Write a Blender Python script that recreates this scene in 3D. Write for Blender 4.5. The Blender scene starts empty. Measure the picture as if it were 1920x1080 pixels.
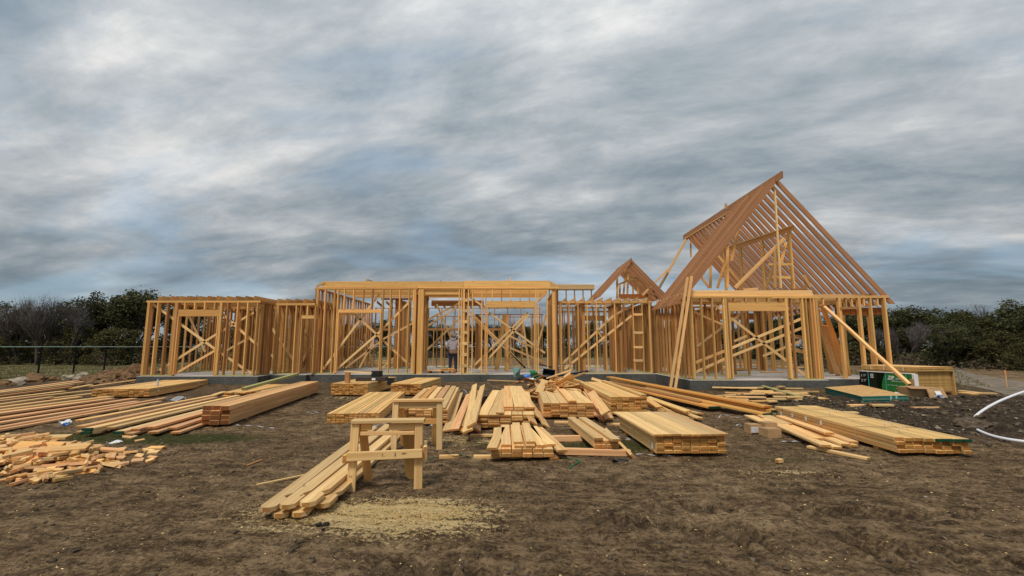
import bpy, bmesh, math, random, bisect
import numpy as np
from mathutils import Vector, Matrix

R = random.Random(11)
SC = bpy.context.scene
C = SC.collection

# ------------------------------------------------------------------ camera
EYE = 1.58
PITCH = math.atan(110 / 853.0)
cam_d = bpy.data.cameras.new("camera")
cam_d.lens = 16.0
cam_d.sensor_width = 36.0
cam_d.clip_start = 0.1
cam_d.clip_end = 3000
cam = bpy.data.objects.new("camera", cam_d)
C.objects.link(cam)
cam.location = (0, 0, EYE)
cam.rotation_euler = (math.pi / 2 + PITCH, 0, 0)
SC.camera = cam

# ------------------------------------------------------------------ sky
SUN_EL, SUN_AZ = math.radians(57), math.radians(-155)     # azimuth from +Y towards +X
world = bpy.data.worlds.new("World")
SC.world = world
world.use_nodes = True
nt = world.node_tree
nt.nodes.clear()


class N:
    """small node-tree writer"""
    def __init__(s, tree):
        s.t = tree

    def add(s, kind, **kw):
        n = s.t.nodes.new(kind)
        for k, v in kw.items():
            if k == 'inp':
                for i, val in v.items():
                    if hasattr(val, 'is_output'):
                        s.t.links.new(val, n.inputs[i])
                    else:
                        n.inputs[i].default_value = val
            else:
                setattr(n, k, v)
        return n

    def math(s, op, a, b=0.0, clamp=False):
        return s.add('ShaderNodeMath', operation=op, use_clamp=clamp, inp={0: a, 1: b}).outputs[0]

    def vmath(s, op, a, b=(0, 0, 0)):
        return s.add('ShaderNodeVectorMath', operation=op, inp={0: a, 1: b}).outputs[0]

    def noise(s, vec, scale, detail=4, rough=.55, dist=0.0, out=0):
        return s.add('ShaderNodeTexNoise', inp={'Vector': vec, 'Scale': scale, 'Detail': detail, 'Roughness': rough, 'Distortion': dist}).outputs[out]

    def ramp(s, fac, stops, interp='LINEAR'):
        n = s.add('ShaderNodeValToRGB', inp={0: fac})
        cr = n.color_ramp
        cr.interpolation = interp
        while len(cr.elements) < len(stops):
            cr.elements.new(0.5)
        for e, (p, c) in zip(cr.elements, stops):
            e.position = p
            e.color = (*c, 1) if len(c) == 3 else c
        return n.outputs[0]

    def step(s, v, a, b):
        return s.add('ShaderNodeMapRange', interpolation_type='SMOOTHSTEP', inp={0: v, 1: a, 2: b, 3: 0.0, 4: 1.0}).outputs[0]

    def mix(s, f, a, b, blend='MIX'):
        return s.add('ShaderNodeMix', data_type='RGBA', blend_type=blend, inp={0: f, 6: a, 7: b}).outputs[2]


w = N(nt)
tc = w.add('ShaderNodeTexCoord')
sep = w.add('ShaderNodeSeparateXYZ', inp={0: tc.outputs['Generated']})
zc = w.math('ADD', w.math('MAXIMUM', sep.outputs[2], 0.0), 0.20)
u = w.math('DIVIDE', sep.outputs[0], zc)
v = w.math('DIVIDE', sep.outputs[1], zc)
uv = w.add('ShaderNodeCombineXYZ', inp={0: u, 1: v, 2: 0.0}).outputs[0]


def along(kx, ky, ox, oy):
    xs = w.add('ShaderNodeVectorMath', operation='DOT_PRODUCT', inp={0: uv, 1: (-.955 * kx, .30 * kx, 0)}).outputs['Value']
    ys = w.add('ShaderNodeVectorMath', operation='DOT_PRODUCT', inp={0: uv, 1: (.30 * ky, .955 * ky, 0)}).outputs['Value']
    return w.add('ShaderNodeCombineXYZ', inp={0: w.math('ADD', xs, ox), 1: w.math('ADD', ys, oy), 2: 0.0}).outputs[0]


big = w.noise(along(.62, 1.0, 3.1, 4.7), .80, 3, .5, .3)
mid = w.noise(along(.8, 1.15, 9.1, 1.7), 1.7, 14, .63, .25)
streak = w.noise(along(.6, 1.35, 5.3, 8.2), 4.2, 14, .66, .3)
bil = w.noise(along(.6, 1.2, 2.3, 3.2), 2.1, 5, .52, .3)
bil = w.math('ABSOLUTE', w.math('SUBTRACT', bil, .5))
val = w.math('ADD', w.math('ADD', w.math('MULTIPLY', big, .46), w.math('MULTIPLY', mid, .33)), w.math('ADD', w.math('MULTIPLY', streak, .17), w.math('MULTIPLY', bil, .30)))
cloud = w.ramp(val, [(.39, (1.02, 1.33, 1.58)), (.46, (1.45, 1.74, 1.98)), (.51, (2.02, 2.26, 2.44)), (.56, (2.75, 2.90, 3.0)), (.625, (4.1, 4.08, 4.02))])
# an overcast sky brightens towards the zenith
zen = w.math('ADD', w.math('MULTIPLY', w.math('MAXIMUM', sep.outputs[2], 0.0), .62), .86)
cloud = w.mix(1.0, cloud, w.add('ShaderNodeCombineXYZ', inp={0: zen, 1: zen, 2: zen}).outputs[0], 'MULTIPLY')
sky = w.add('ShaderNodeTexSky', sky_type='NISHITA')
sky.sun_disc = False
sky.sun_elevation = SUN_EL
sky.sun_rotation = SUN_AZ
sky.altitude = 200
gap = w.noise(along(.55, 1.1, 1.9, 6.4), .9, 5, .55, .5)
gapf = w.math('MULTIPLY', w.step(gap, .49, .63), .45)
skyblue = w.mix(.62, sky.outputs[0], (1.25, 2.1, 2.85, 1))
col = w.mix(gapf, cloud, skyblue)
bg = w.add('ShaderNodeBackground', inp={0: col, 1: 0.1})
wo = w.add('ShaderNodeOutputWorld', inp={0: bg.outputs[0]})

# ------------------------------------------------------------------ sun behind thick cloud
sun_d = bpy.data.lights.new("sun", 'SUN')
sun_d.energy = 1.5
sun_d.angle = math.radians(14)
sun_d.color = (1, .92, .79)
sun = bpy.data.objects.new("sun", sun_d)
C.objects.link(sun)
sv = Vector((math.sin(SUN_AZ) * math.cos(SUN_EL), math.cos(SUN_AZ) * math.cos(SUN_EL), math.sin(SUN_EL)))
sun.rotation_euler = sv.to_track_quat('Z', 'Y').to_euler()

vs = SC.view_settings
vs.view_transform = 'Standard'
vs.look = 'None'
vs.exposure = 0.82
vs.gamma = 1
vs.use_curve_mapping = False

# ------------------------------------------------------------------ measuring: photograph pixel (1920 x 1080) to a point of the place
_c, _s = math.cos(PITCH), math.sin(PITCH)


def _ray(px, py):
    x = (px - 960) / 853.0
    y = (540 - py) / 853.0
    return x, _c - y * _s, _s + y * _c


def G(px, py, z=0.0):
    x, y, q = _ray(px, py)
    t = (z - EYE) / q
    return Vector((x * t, y * t, z))


def D(px, py, Y):
    x, y, q = _ray(px, py)
    t = Y / y
    return Vector((x * t, Y, EYE + q * t))


def X(px, Y, py=640):
    return D(px, py, Y).x


# ------------------------------------------------------------------ things, parts, tags
WL = {}                     # world position of each Empty


def tag(o, label=None, cat=None, group=None, kind=None):
    if label: o['label'] = label
    if cat: o['category'] = cat
    if group: o['group'] = group
    if kind: o['kind'] = kind
    return o


def empty(name, loc, parent=None):
    o = bpy.data.objects.new(name, None)
    o.empty_display_size = .1
    C.objects.link(o)
    loc = Vector(loc)
    WL[o] = loc
    if parent:
        o.parent = parent
        o.location = loc - WL[parent]
    else:
        o.location = loc
    return o


def thing(name, label, cat, loc, group=None):
    return tag(empty(name, loc), label, cat, group)


def place(name, me, M, parent=None):
    o = bpy.data.objects.new(name, me)
    C.objects.link(o)
    if parent:
        o.parent = parent
        M = Matrix.Translation(-WL[parent]) @ M
    o.matrix_basis = M
    return o


def frame(center, ax, up=(0, 0, 1)):
    """matrix whose X runs along ax, Z as near up as it goes"""
    x = Vector(ax).normalized()
    z = Vector(up)
    z = (z - x * z.dot(x))
    if z.length < 1e-4:
        z = Vector((0, 1, 0)) - x * x.y
    z.normalize()
    y = z.cross(x)
    M = Matrix((x, y, z)).transposed().to_4x4()
    M.translation = Vector(center)
    return M


def mesh_from(bm, name, *mats, smooth=False):
    me = bpy.data.meshes.new(name)
    bm.to_mesh(me)
    bm.free()
    for m in mats:
        me.materials.append(m)
    if smooth:
        for p in me.polygons:
            p.use_smooth = True
    return me


_boxes = {}


def box_mesh(l, wd, t, mat, bev=None, bow=0.0, name='board'):
    """board lying along X with eased edges; a bowed one is cut in four lengths"""
    key = (round(l, 2), round(wd, 3), round(t, 3), mat.name, bev, round(bow, 2))
    if key in _boxes:
        return _boxes[key]
    bm = bmesh.new()
    bmesh.ops.create_cube(bm, size=1)
    for q in bm.verts:
        q.co = Vector((q.co.x * l, q.co.y * wd, q.co.z * t))
    b = bev if bev is not None else min(.005, t * .12)
    if bow:
        ed = [e for e in bm.edges if abs((e.verts[0].co - e.verts[1].co).x) > l * .5]
        bmesh.ops.subdivide_edges(bm, edges=ed, cuts=4)
        for q in bm.verts:
            q.co.z += bow * (1 - (2 * q.co.x / l) ** 2)
    else:
        bmesh.ops.bevel(bm, geom=bm.edges[:], offset=b, segments=1, affect='EDGES', profile=.5)
    me = mesh_from(bm, name, mat)
    _boxes[key] = me
    return me


def board(name, p0, p1, wd, t, mat, parent=None, up=(0, 0, 1), bev=None, bow=0.0):
    p0, p1 = Vector(p0), Vector(p1)
    d = p1 - p0
    me = box_mesh(d.length, wd, t, mat, bev, bow)
    return place(name, me, frame((p0 + p1) / 2, d, up), parent)


ORD = ['first', 'second', 'third', 'fourth', 'fifth', 'sixth', 'seventh', 'eighth', 'ninth', 'tenth', 'eleventh', 'twelfth', 'thirteenth', 'fourteenth', 'fifteenth', 'sixteenth', 'seventeenth', 'eighteenth', 'nineteenth', 'twentieth', 'twenty-first', 'twenty-second', 'twenty-third', 'twenty-fourth', 'twenty-fifth', 'twenty-sixth', 'twenty-seventh', 'twenty-eighth', 'twenty-ninth', 'thirtieth']


# ------------------------------------------------------------------ materials
def new_mat(name):
    m = bpy.data.materials.new(name)
    m.use_nodes = True
    m.node_tree.nodes.clear()
    n = N(m.node_tree)
    return m, n


def finish(n, col, rough=.8, bump=None, bstr=.3, bdist=.01, metal=0.0, spec=.3):
    b = n.add('ShaderNodeBsdfPrincipled', inp={'Base Color': col, 'Roughness': rough, 'Metallic': metal, 'Specular IOR Level': spec})
    if bump is not None:
        bp = n.add('ShaderNodeBump', inp={'Height': bump, 'Strength': bstr, 'Distance': bdist})
        n.t.links.new(bp.outputs[0], b.inputs['Normal'])
    n.add('ShaderNodeOutputMaterial', inp={0: b.outputs[0]})
    return b


def wood(name, base, dark, knot=(.16, .08, .035), pink=(.9, .55, .4), spread=.22, endmul=(.60, .43, .27), grey=.0):
    """sawn softwood: grain along the board's own X, knots, darker end grain, each board its own tone"""
    m, n = new_mat(name)
    tc = n.add('ShaderNodeTexCoord')
    oi = n.add('ShaderNodeObjectInfo')
    # rear studs are joined into one mesh and bring their own board coordinates along
    lc = n.add('ShaderNodeAttribute', attribute_name='board_co')
    lr = n.add('ShaderNodeAttribute', attribute_name='board_id')
    joined = n.math('GREATER_THAN', lr.outputs['Fac'], 0.001)
    rnd = n.math('FRACT', n.math('ADD', oi.outputs['Random'], lr.outputs['Fac']))
    pobj = n.add('ShaderNodeMix', data_type='VECTOR', inp={0: joined, 4: tc.outputs['Object'], 5: lc.outputs['Vector']}).outputs[1]
    off = n.add('ShaderNodeCombineXYZ', inp={0: n.math('MULTIPLY', rnd, 57.0), 1: n.math('MULTIPLY', rnd, 23.0), 2: n.math('MULTIPLY', rnd, 11.0)}).outputs[0]
    p = n.vmath('ADD', pobj, off)
    wav = n.noise(n.vmath('MULTIPLY', p, (.9, .9, .9)), 1.3, 2)
    pw = n.vmath('ADD', p, n.add('ShaderNodeCombineXYZ', inp={0: 0.0, 1: n.math('MULTIPLY', wav, .05), 2: n.math('MULTIPLY', wav, .05)}).outputs[0])
    grain = n.noise(n.vmath('MULTIPLY', pw, (.55, 26, 26)), 1.0, 5, .6)
    fine = n.noise(n.vmath('MULTIPLY', pw, (3.5, 120, 120)), 1.0, 2, .6)
    blot = n.noise(n.vmath('MULTIPLY', p, (1.1, 3.0, 3.0)), 1.0, 3)
    c = n.mix(n.math('MULTIPLY', n.step(grain, .38, .70), .72), (*base, 1), (*dark, 1))
    c = n.mix(n.math('MULTIPLY', n.step(fine, .5, .8), .35), c, (*dark, 1))
    c = n.mix(n.math('MULTIPLY', n.step(blot, .45, .75), .30), c, (base[0] * .78, base[1] * .72, base[2] * .66, 1))
    # a share of the boards is pinkish heartwood or greyed
    r2 = n.math('FRACT', n.math('MULTIPLY', rnd, 17.31))
    c = n.mix(n.math('MULTIPLY', n.step(r2, .45, 1.0), .36), c, n.mix(1.0, c, (*pink, 1), 'MULTIPLY'))
    if grey:
        r4 = n.math('FRACT', n.math('MULTIPLY', rnd, 71.7))
        c = n.mix(n.math('MULTIPLY', n.step(r4, .6, 1.0), grey), c, (.23, .2, .16, 1))
    vo = n.add('ShaderNodeTexVoronoi', feature='F1', inp={'Vector': n.vmath('MULTIPLY', p, (1.0, 2.6, 2.6)), 'Scale': 2.7})
    kn = n.math('SUBTRACT', 1.0, n.step(vo.outputs['Distance'], .05, .115))
    c = n.mix(n.math('MULTIPLY', kn, .8), c, (*knot, 1))
    # per board brightness
    r3 = n.math('FRACT', n.math('MULTIPLY', rnd, 5.77))
    k = n.math('ADD', n.math('MULTIPLY', r3, 2 * spread), 1 - spread)
    kc = n.add('ShaderNodeCombineXYZ', inp={0: k, 1: k, 2: k}).outputs[0]
    c = n.mix(1.0, c, kc, 'MULTIPLY')
    # end grain
    ns = n.add('ShaderNodeSeparateXYZ', inp={0: tc.outputs['Normal']})
    end = n.math('MULTIPLY', n.step(n.math('ABSOLUTE', ns.outputs[0]), .9, .97), n.math('SUBTRACT', 1.0, joined))
    ring = n.noise(n.vmath('MULTIPLY', p, (1, 60, 60)), 1.0, 2)
    ec = n.mix(1.0, c, (*endmul, 1), 'MULTIPLY')
    ec = n.mix(n.math('MULTIPLY', n.step(ring, .4, .7), .35), ec, (dark[0] * .45, dark[1] * .4, dark[2] * .35, 1))
    c = n.mix(end, c, ec)
    h = n.math('ADD', n.math('MULTIPLY', grain, .7), n.math('MULTIPLY', fine, .4))
    finish(n, c, .78, h, .35, .004, spec=.25)
    return m


PALE = wood('pale_pine', (.86, .585, .27), (.60, .345, .12), spread=.21, grey=.22)
PINK = wood('pinkish_fir', (.80, .47, .235), (.57, .295, .125), pink=(1.0, .76, .66), spread=.22, grey=.15)
TIMB = wood('timber_fir', (.70, .42, .195), (.46, .24, .09), pink=(1.0, .76, .66), spread=.22, endmul=(.34, .2, .12))
YEL = wood('yellow_pine', (.81, .535, .22), (.57, .32, .095), spread=.21, endmul=(.62, .43, .24), grey=.2)
HEART = wood('reddish_fir', (.44, .225, .09), (.29, .135, .05), endmul=(.8, .62, .45))
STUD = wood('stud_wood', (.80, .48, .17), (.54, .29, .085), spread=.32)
STUD_SHADED = wood('shaded_stud_wood', (.47, .25, .085), (.32, .155, .048), spread=.38)  # redder copy of the stud wood, interior shade put into its colour
RAFT = wood('rafter_wood', (.47, .235, .115), (.31, .145, .066), pink=(1.0, .75, .65), spread=.15)
LVL = wood('laminated_timber', (.66, .36, .10), (.50, .25, .06), spread=.15)
TREAT = wood('treated_board', (.42, .41, .18), (.28, .26, .09))
GLU = wood('orange_beam', (.42, .15, .04), (.3, .095, .022))


def plain(name, col, rough=.6, var=.15, scale=8, bump=.1, spec=.3):
    m, n = new_mat(name)
    tc = n.add('ShaderNodeTexCoord')
    no = n.noise(tc.outputs['Object'], scale, 5)
    a = tuple(x * (1 - var) for x in col)
    b = tuple(min(1, x * (1 + var)) for x in col)
    c = n.mix(n.step(no, .3, .7), (*a, 1), (*b, 1))
    finish(n, c, rough, no, bump, .01, spec=spec)
    return m


GREENEND = plain('green_end_paint', (.008, .05, .022), .6)
TEAL = plain('teal_edge_paint', (.002, .18, .165), .55, .2)
WHITE = plain('white_plastic', (.78, .79, .80), .4, .06)
BLACKP = plain('black_plastic', (.018, .019, .022), .5)
NAVYP = plain('dark_blue_plastic', (.02, .026, .04), .45)
GREENP = plain('green_plastic', (.015, .16, .06), .45)
AQUA = plain('aqua_plastic', (.22, .47, .45), .45)
CARD = plain('cardboard', (.43, .26, .125), .85, .12, 5)
TAN = plain('fibreboard', (.52, .31, .105), .85, .16, 6)
WRAPG = plain('green_wrap', (.035, .20, .04), .42, .14, 3)
WRAPD = plain('dark_green_wrap', (.012, .022, .012), .42, .14, 3)
WRAPB = plain('black_wrap', (.008, .009, .009), .42, .2, 3)
STEEL = plain('dark_steel', (.010, .012, .011), .8, spec=.1)
RAILM = plain('galvanised_rail', (.34, .42, .38), .5)
BLUEL = plain('blue_print', (.1, .25, .62), .4)
ORANGE = plain('orange_paint', (.75, .28, .12), .6)
ROCK = plain('limestone', (.30, .25, .19), .9, .35, 5, .6)
BARK = plain('bark', (.085, .07, .06), .95, .4, 6, .8)
TWIG = plain('grey_twigs', (.14, .122, .115), .95, .3, 3)
TWIGR = plain('brown_twigs', (.13, .10, .085), .95, .3, 3)


# ------------------------------------------------------------------ terrain
def _hash(ix, iy, seed):
    h = (ix.astype(np.int64) * 374761393 + iy.astype(np.int64) * 668265263 + seed * 974711) & 0x7fffffff
    h = ((h ^ (h >> 13)) * 1274126177) & 0x7fffffff
    h = h ^ (h >> 16)
    return (h & 0xffff) / 65535.0


def vnoise(x, y, seed):
    ix, iy = np.floor(x), np.floor(y)
    fx, fy = x - ix, y - iy
    fx, fy = fx * fx * (3 - 2 * fx), fy * fy * (3 - 2 * fy)
    a, b = _hash(ix, iy, seed), _hash(ix + 1, iy, seed)
    c, d = _hash(ix, iy + 1, seed), _hash(ix + 1, iy + 1, seed)
    return (a * (1 - fx) + b * fx) * (1 - fy) + (c * (1 - fx) + d * fx) * fy


def fbm(x, y, seed, oct=4):
    r, a, t = 0, 1.0, 0
    for i in range(oct):
        r = r + a * vnoise(x * 2 ** i + i * 17.3, y * 2 ** i - i * 9.1, seed + i)
        t += a
        a *= .5
    return r / t


def sm(v, a, b):
    t = np.clip((v - a) / (b - a), 0, 1)
    return t * t * (3 - 2 * t)


def blob(x, y, cx, cy, rx, ry):
    return np.exp(-(((x - cx) / rx) ** 2 + ((y - cy) / ry) ** 2))


def berm(x, y):
    """the strip of turned soil to the right of the lumber"""
    m = sm(x, 5.0, 7.6) * sm(y, 7.6, 8.6) * (1 - sm(y, 13.2, 15.2)) * (1 - sm(x, 17, 22))
    m2 = sm(x, 6.2, 8.0) * sm(y, 7.0, 8.4) * (1 - sm(y, 13.2, 15.2))
    m = np.maximum(m, m2 * .8)
    return m * (1 - blob(x, y, 11.3, 14.9, 2.6, 1.3)) * sm(x - (y - 7) * .05, 5.9, 7.3)


TRACKS = ((.2, 4.55, 3.4, 3.9, .17), (1.3, 4.05, 4.6, 3.5, .15), (.6, 4.9, 5.2, 4.5, .13), (2.2, 3.1, 4.4, 2.9, .16), (-1.6, 3.7, .6, 3.2, .2))


def tread(x, y):
    """mask of darker lug prints in the hollows of the tracks"""
    r = 0
    for (x0, y0, x1, y1, wd) in TRACKS:
        dx, dy = x1 - x0, y1 - y0
        L = math.hypot(dx, dy)
        s = ((x - x0) * dx + (y - y0) * dy) / L
        t = ((x - x0) * -dy + (y - y0) * dx) / L
        k = np.exp(-(t / wd) ** 2) * sm(s, 0, .4) * (1 - sm(s, L - .5, L)) * (.3 + .7 * sm(vnoise(x * 2, y * 2, 77), .3, .6))
        r = np.maximum(r, k * sm(np.sin(s * 34 + t * 9), -.2, .6))
    return r


def height(x, y):
    x, y = np.asarray(x, float), np.asarray(y, float)
    h = .05 * (fbm(x * .35, y * .35, 1, 3) - .5)
    near = 1 - sm(y, 16, 40)
    h = h + near * (.036 * (fbm(x * 1.3, y * 1.3, 5, 3) - .5) +   .040 * (fbm(x * 5, y * 3.6, 9, 3) - .5) + .030 * (vnoise(x * 13, y * 13, 31) - .5))
    B = berm(x, y)
    h = h + B * (.05 + .16 * fbm(x * .9, y * .9, 21, 3) ** 1.5 + .17 * (fbm(x * 3.6, y * 3.6, 25, 4) - .42))
    # tractor tread prints
    for (x0, y0, x1, y1, wd) in TRACKS:
        dx, dy = x1 - x0, y1 - y0
        L = math.hypot(dx, dy)
        s = ((x - x0) * dx + (y - y0) * dy) / L
        t = ((x - x0) * -dy + (y - y0) * dx) / L
        k = np.exp(-(t / wd) ** 2) * sm(s, 0, .4) * (1 - sm(s, L - .5, L)) * (.35 + .65 * sm(vnoise(x * 2, y * 2, 77), .3, .6))
        h = h - k * .03 * (1 + 1.6 * np.sin(s * 34 + t * 9))
    # soil fill against the slab of the gabled wing
    h = h + .15 * blob(x, y, 10, 16, 4.5, 1.5)
    h = h + .11 * sm(y, 16.6, 18.0) * (1 - sm(y, 21, 23)) * sm(x, -17.5, -15.5) * (1 - sm(x, 5.0, 6.2))
    return h


def hz(x, y):
    """height of the ground sheet at one point"""
    i = min(max(bisect.bisect(GX, x) - 1, 0), len(GX) - 2)
    j = min(max(bisect.bisect(GY, y) - 1, 0), len(GY) - 2)
    fx = (x - GX[i]) / (GX[i + 1] - GX[i])
    fy = (y - GY[j]) / (GY[j + 1] - GY[j])
    return float((ZZ[j, i] * (1 - fx) + ZZ[j, i + 1] * fx) * (1 - fy) + (ZZ[j + 1, i] * (1 - fx) + ZZ[j + 1, i + 1] * fx) * fy)


def axis(parts):
    out = []
    for a, b, n in parts:
        out += list(np.linspace(a, b, n, endpoint=False))
    return np.array(out)


gx0 = np.concatenate([axis([(-9.5, 9.5, 340)]), [9.5]])
tail = 9.5 + np.cumsum(.055 * 1.045 ** np.arange(130))
tail = tail[tail < 900]
gx = np.concatenate([-tail[::-1], gx0, tail])
gy = axis([(-40, -4, 12), (-4, 2.2, 40), (2.2, 10, 150), (10, 17, 90)])
ty = 17 + np.cumsum(.1 * 1.06 ** np.arange(100))
gy = np.concatenate([gy, ty[ty < 1500]])
XX, YY = np.meshgrid(gx, gy)
ZZ = height(XX, YY)
nxg, nyg = len(gx), len(gy)
GX, GY = gx.tolist(), gy.tolist()
me = bpy.data.meshes.new('ground')
co = np.stack([XX, YY, ZZ], -1).reshape(-1, 3).astype(np.float32)
idx = np.arange(nxg * nyg).reshape(nyg, nxg)
quads = np.stack([idx[:-1, :-1], idx[:-1, 1:], idx[1:, 1:], idx[1:, :-1]], -1).reshape(-1, 4)
me.vertices.add(len(co))
me.vertices.foreach_set('co', co.ravel())
me.loops.add(quads.size)
me.loops.foreach_set('vertex_index', quads.ravel().astype(np.int32))
me.polygons.add(len(quads))
me.polygons.foreach_set('loop_start', (np.arange(len(quads)) * 4).astype(np.int32))
me.polygons.foreach_set('loop_total', np.full(len(quads), 4, np.int32))
me.polygons.foreach_set('use_smooth', np.ones(len(quads), bool))
me.update(calc_edges=True)
# where sawdust, moss, turned soil and meadow lie (coverage); the soil tone also darkens the lug prints
x, y = XX, YY
saw = (1.5 * blob(x, y, -1.3, 4.68, .68, .34) + 1.0 * blob(x, y, -.72, 4.6, .5, .28) + .7 * blob(x, y, -2.1, 4.55, .5, .24) + .5 * blob(x, y, -1.0, 4.15, .9, .22)
       + .95 * blob(x, y, -.75, 8.0, .6, .35) + .35 * blob(x, y, 3.4, 6.0, .6, .14) + .6 * blob(x, y, 3.2, 8.3, .5, .4)
       + .5 * blob(x, y, -5.3, 14.4, .7, .5) + .3 * blob(x, y, -9, 7, 1.5, .9))
moss = 1.25 * (1.0 * blob(x, y, -5.8, 8.1, 1.6, .5) + .7 * blob(x, y, -7.8, 8.3, 1.4, .4) + .9 * blob(x, y, .95, 7.35, .8, .5) + .7 * blob(x, y, 1.9, 7.6, .5, .6)
        + .45 * blob(x, y, 3.7, 6.7, 1.0, .5) + .6 * blob(x, y, -.3, 7.7, .6, .3))
soil = np.clip(berm(x, y) * 1.3 + .8 * blob(x, y, -17.5, 20, 3.0, 1.7) + .5 * sm(y, 11, 15) * (1 - sm(y, 19, 21)) + .85 * tread(x, y), 0, 1)
meadow = sm(y + .25 * x * 0, 21.5, 23.5) * (1 - sm(x, -12, -9)) + sm(y, 48, 60) * sm(x, -12, -9) + sm(x, 16, 20) * sm(y, 17, 21) * (1 - sm(x, 19, 22))
meadow = np.clip(meadow, 0, 1)
att = me.color_attributes.new('cover', 'FLOAT_COLOR', 'POINT')
cc = np.stack([np.clip(saw, 0, 1.2), np.clip(moss, 0, 1), soil, meadow], -1).reshape(-1, 4).astype(np.float32)
att.data.foreach_set('color', cc.ravel())

m, n = new_mat('ground')
geo = n.add('ShaderNodeNewGeometry')
P = geo.outputs['Position']
at = n.add('ShaderNodeAttribute', attribute_name='cover')
sp = n.add('ShaderNodeSeparateColor', inp={0: at.outputs['Color']})
n1 = n.noise(P, .7, 5, .6)
n2 = n.noise(P, 4.5, 6, .65)
n3 = n.noise(P, 26, 5, .7)
n4 = n.noise(P, 95, 3, .7)
t = n.math('ADD', n.math('ADD', n.math('MULTIPLY', n1, .2), n.math('MULTIPLY', n2, .4)), n.math('MULTIPLY', n3, .4))
dirt = n.ramp(t, [(.41, (.042, .029, .018)), (.47, (.11, .079, .048)), (.53, (.22, .164, .104)), (.60, (.37, .285, .19))])
stk = n.noise(n.vmath('MULTIPLY', n.add('ShaderNodeVectorRotate', rotation_type='Z_AXIS', inp={'Vector': P, 'Angle': .12}).outputs[0], (.8, 5.5, 1)), 1.6, 6, .65)
dirt = n.mix(n.math('MULTIPLY', n.step(stk, .50, .70), .55), dirt, (.40, .31, .205, 1))
dirt = n.mix(n.math('MULTIPLY', n.math('SUBTRACT', 1.0, n.step(stk, .34, .48)), .5), dirt, (.045, .032, .021, 1))
dmp = n.noise(P, .33, 4, .6)
dirt = n.mix(n.math('MULTIPLY', n.step(dmp, .46, .62), .38), dirt, n.mix(1.0, dirt, (.5, .47, .44, 1), 'MULTIPLY'))
dirt = n.mix(n.math('MULTIPLY', n.step(n4, .54, .70), .55), dirt, (.30, .235, .15, 1))
dirt = n.mix(n.math('MULTIPLY', n.math('SUBTRACT', 1.0, n.step(n3, .34, .46)), .6), dirt, (.035, .025, .017, 1))
# bits of straw, chips and limestone grit
for sc, th, colr, amt in ((34, .16, (.55, .42, .24, 1), .9), (15, .085, (.60, .50, .36, 1), .8), (60, .2, (.44, .35, .22, 1), .8)):
    vo = n.add('ShaderNodeTexVoronoi', feature='F1', inp={'Vector': n.vmath('MULTIPLY', n.vmath('ADD', P, n.vmath('SCALE', (1, 1, 1))), (1, .75, 1)), 'Scale': float(sc), 'Randomness': 1.0})
    rr = n.add('ShaderNodeSeparateColor', inp={0: vo.outputs['Color']})
    f = n.math('MULTIPLY', n.math('SUBTRACT', 1.0, n.step(vo.outputs['Distance'], th * .6, th)), n.step(rr.outputs[0], .72, .76))
    dirt = n.mix(n.math('MULTIPLY', f, amt), dirt, colr)
soilc = n.ramp(n.math('ADD', n.math('MULTIPLY', n2, .5), n.math('MULTIPLY', n3, .5)), [(.36, (.030, .020, .013)), (.5, (.075, .052, .034)), (.64, (.16, .115, .075))])
g2 = n.step(n.noise(P, 40, 3, .7), .60, .68)
soilc = n.mix(n.math('MULTIPLY', g2, .45), soilc, (.25, .19, .13, 1))
dirt = n.mix(1.0, dirt, (1.36, 1.20, 1.02, 1), 'MULTIPLY')
c = n.mix(sp.outputs[2], dirt, soilc)
mossf = n.step(n.math('ADD', n.math('MULTIPLY', sp.outputs[1], .9), n.math('SUBTRACT', n.math('MULTIPLY', n2, .9), .45)), .22, .85)
mosc = n.mix(n.step(n3, .35, .65), (.030, .042, .008, 1), (.085, .095, .024, 1))
c = n.mix(n.math('MULTIPLY', mossf, .88), c, mosc)
sawf = n.math('MULTIPLY', n.step(sp.outputs[0], .06, .30), n.step(n.math('ADD', sp.outputs[0], n.math('MULTIPLY', n.math('SUBTRACT', n.math('ADD', n.math('MULTIPLY', stk, .40), n.math('MULTIPLY', n3, .60)), .5), 9.0)), .30, 1.15))
sawc = n.mix(n.step(n4, .35, .65), (.72, .50, .20, 1), (.97, .74, .39, 1))
sawc = n.mix(n.math('MULTIPLY', n.step(stk, .42, .6), .6), n.mix(1.0, sawc, (.85, .8, .7, 1), 'MULTIPLY'), (.97, .76, .42, 1))
c = n.mix(n.math('MULTIPLY', sawf, .96), c, sawc)
mead = n.ramp(n.math('ADD', n.math('MULTIPLY', n2, .5), n.math('MULTIPLY', n.noise(P, .25, 3), .5)), [(.38, (.085, .08, .030)), (.5, (.18, .155, .07)), (.62, (.27, .225, .115))])
c = n.mix(at.outputs['Alpha'], c, mead)
hb = n.math('ADD', n.math('ADD', n.math('MULTIPLY', n2, .5), n.math('MULTIPLY', n3, .5)), n.math('MULTIPLY', n4, .25))
finish(n, c, .95, hb, 1.0, .13, spec=.12)
me.materials.append(m)
ground = bpy.data.objects.new('ground', me)
C.objects.link(ground)
tag(ground, kind='structure')

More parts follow.
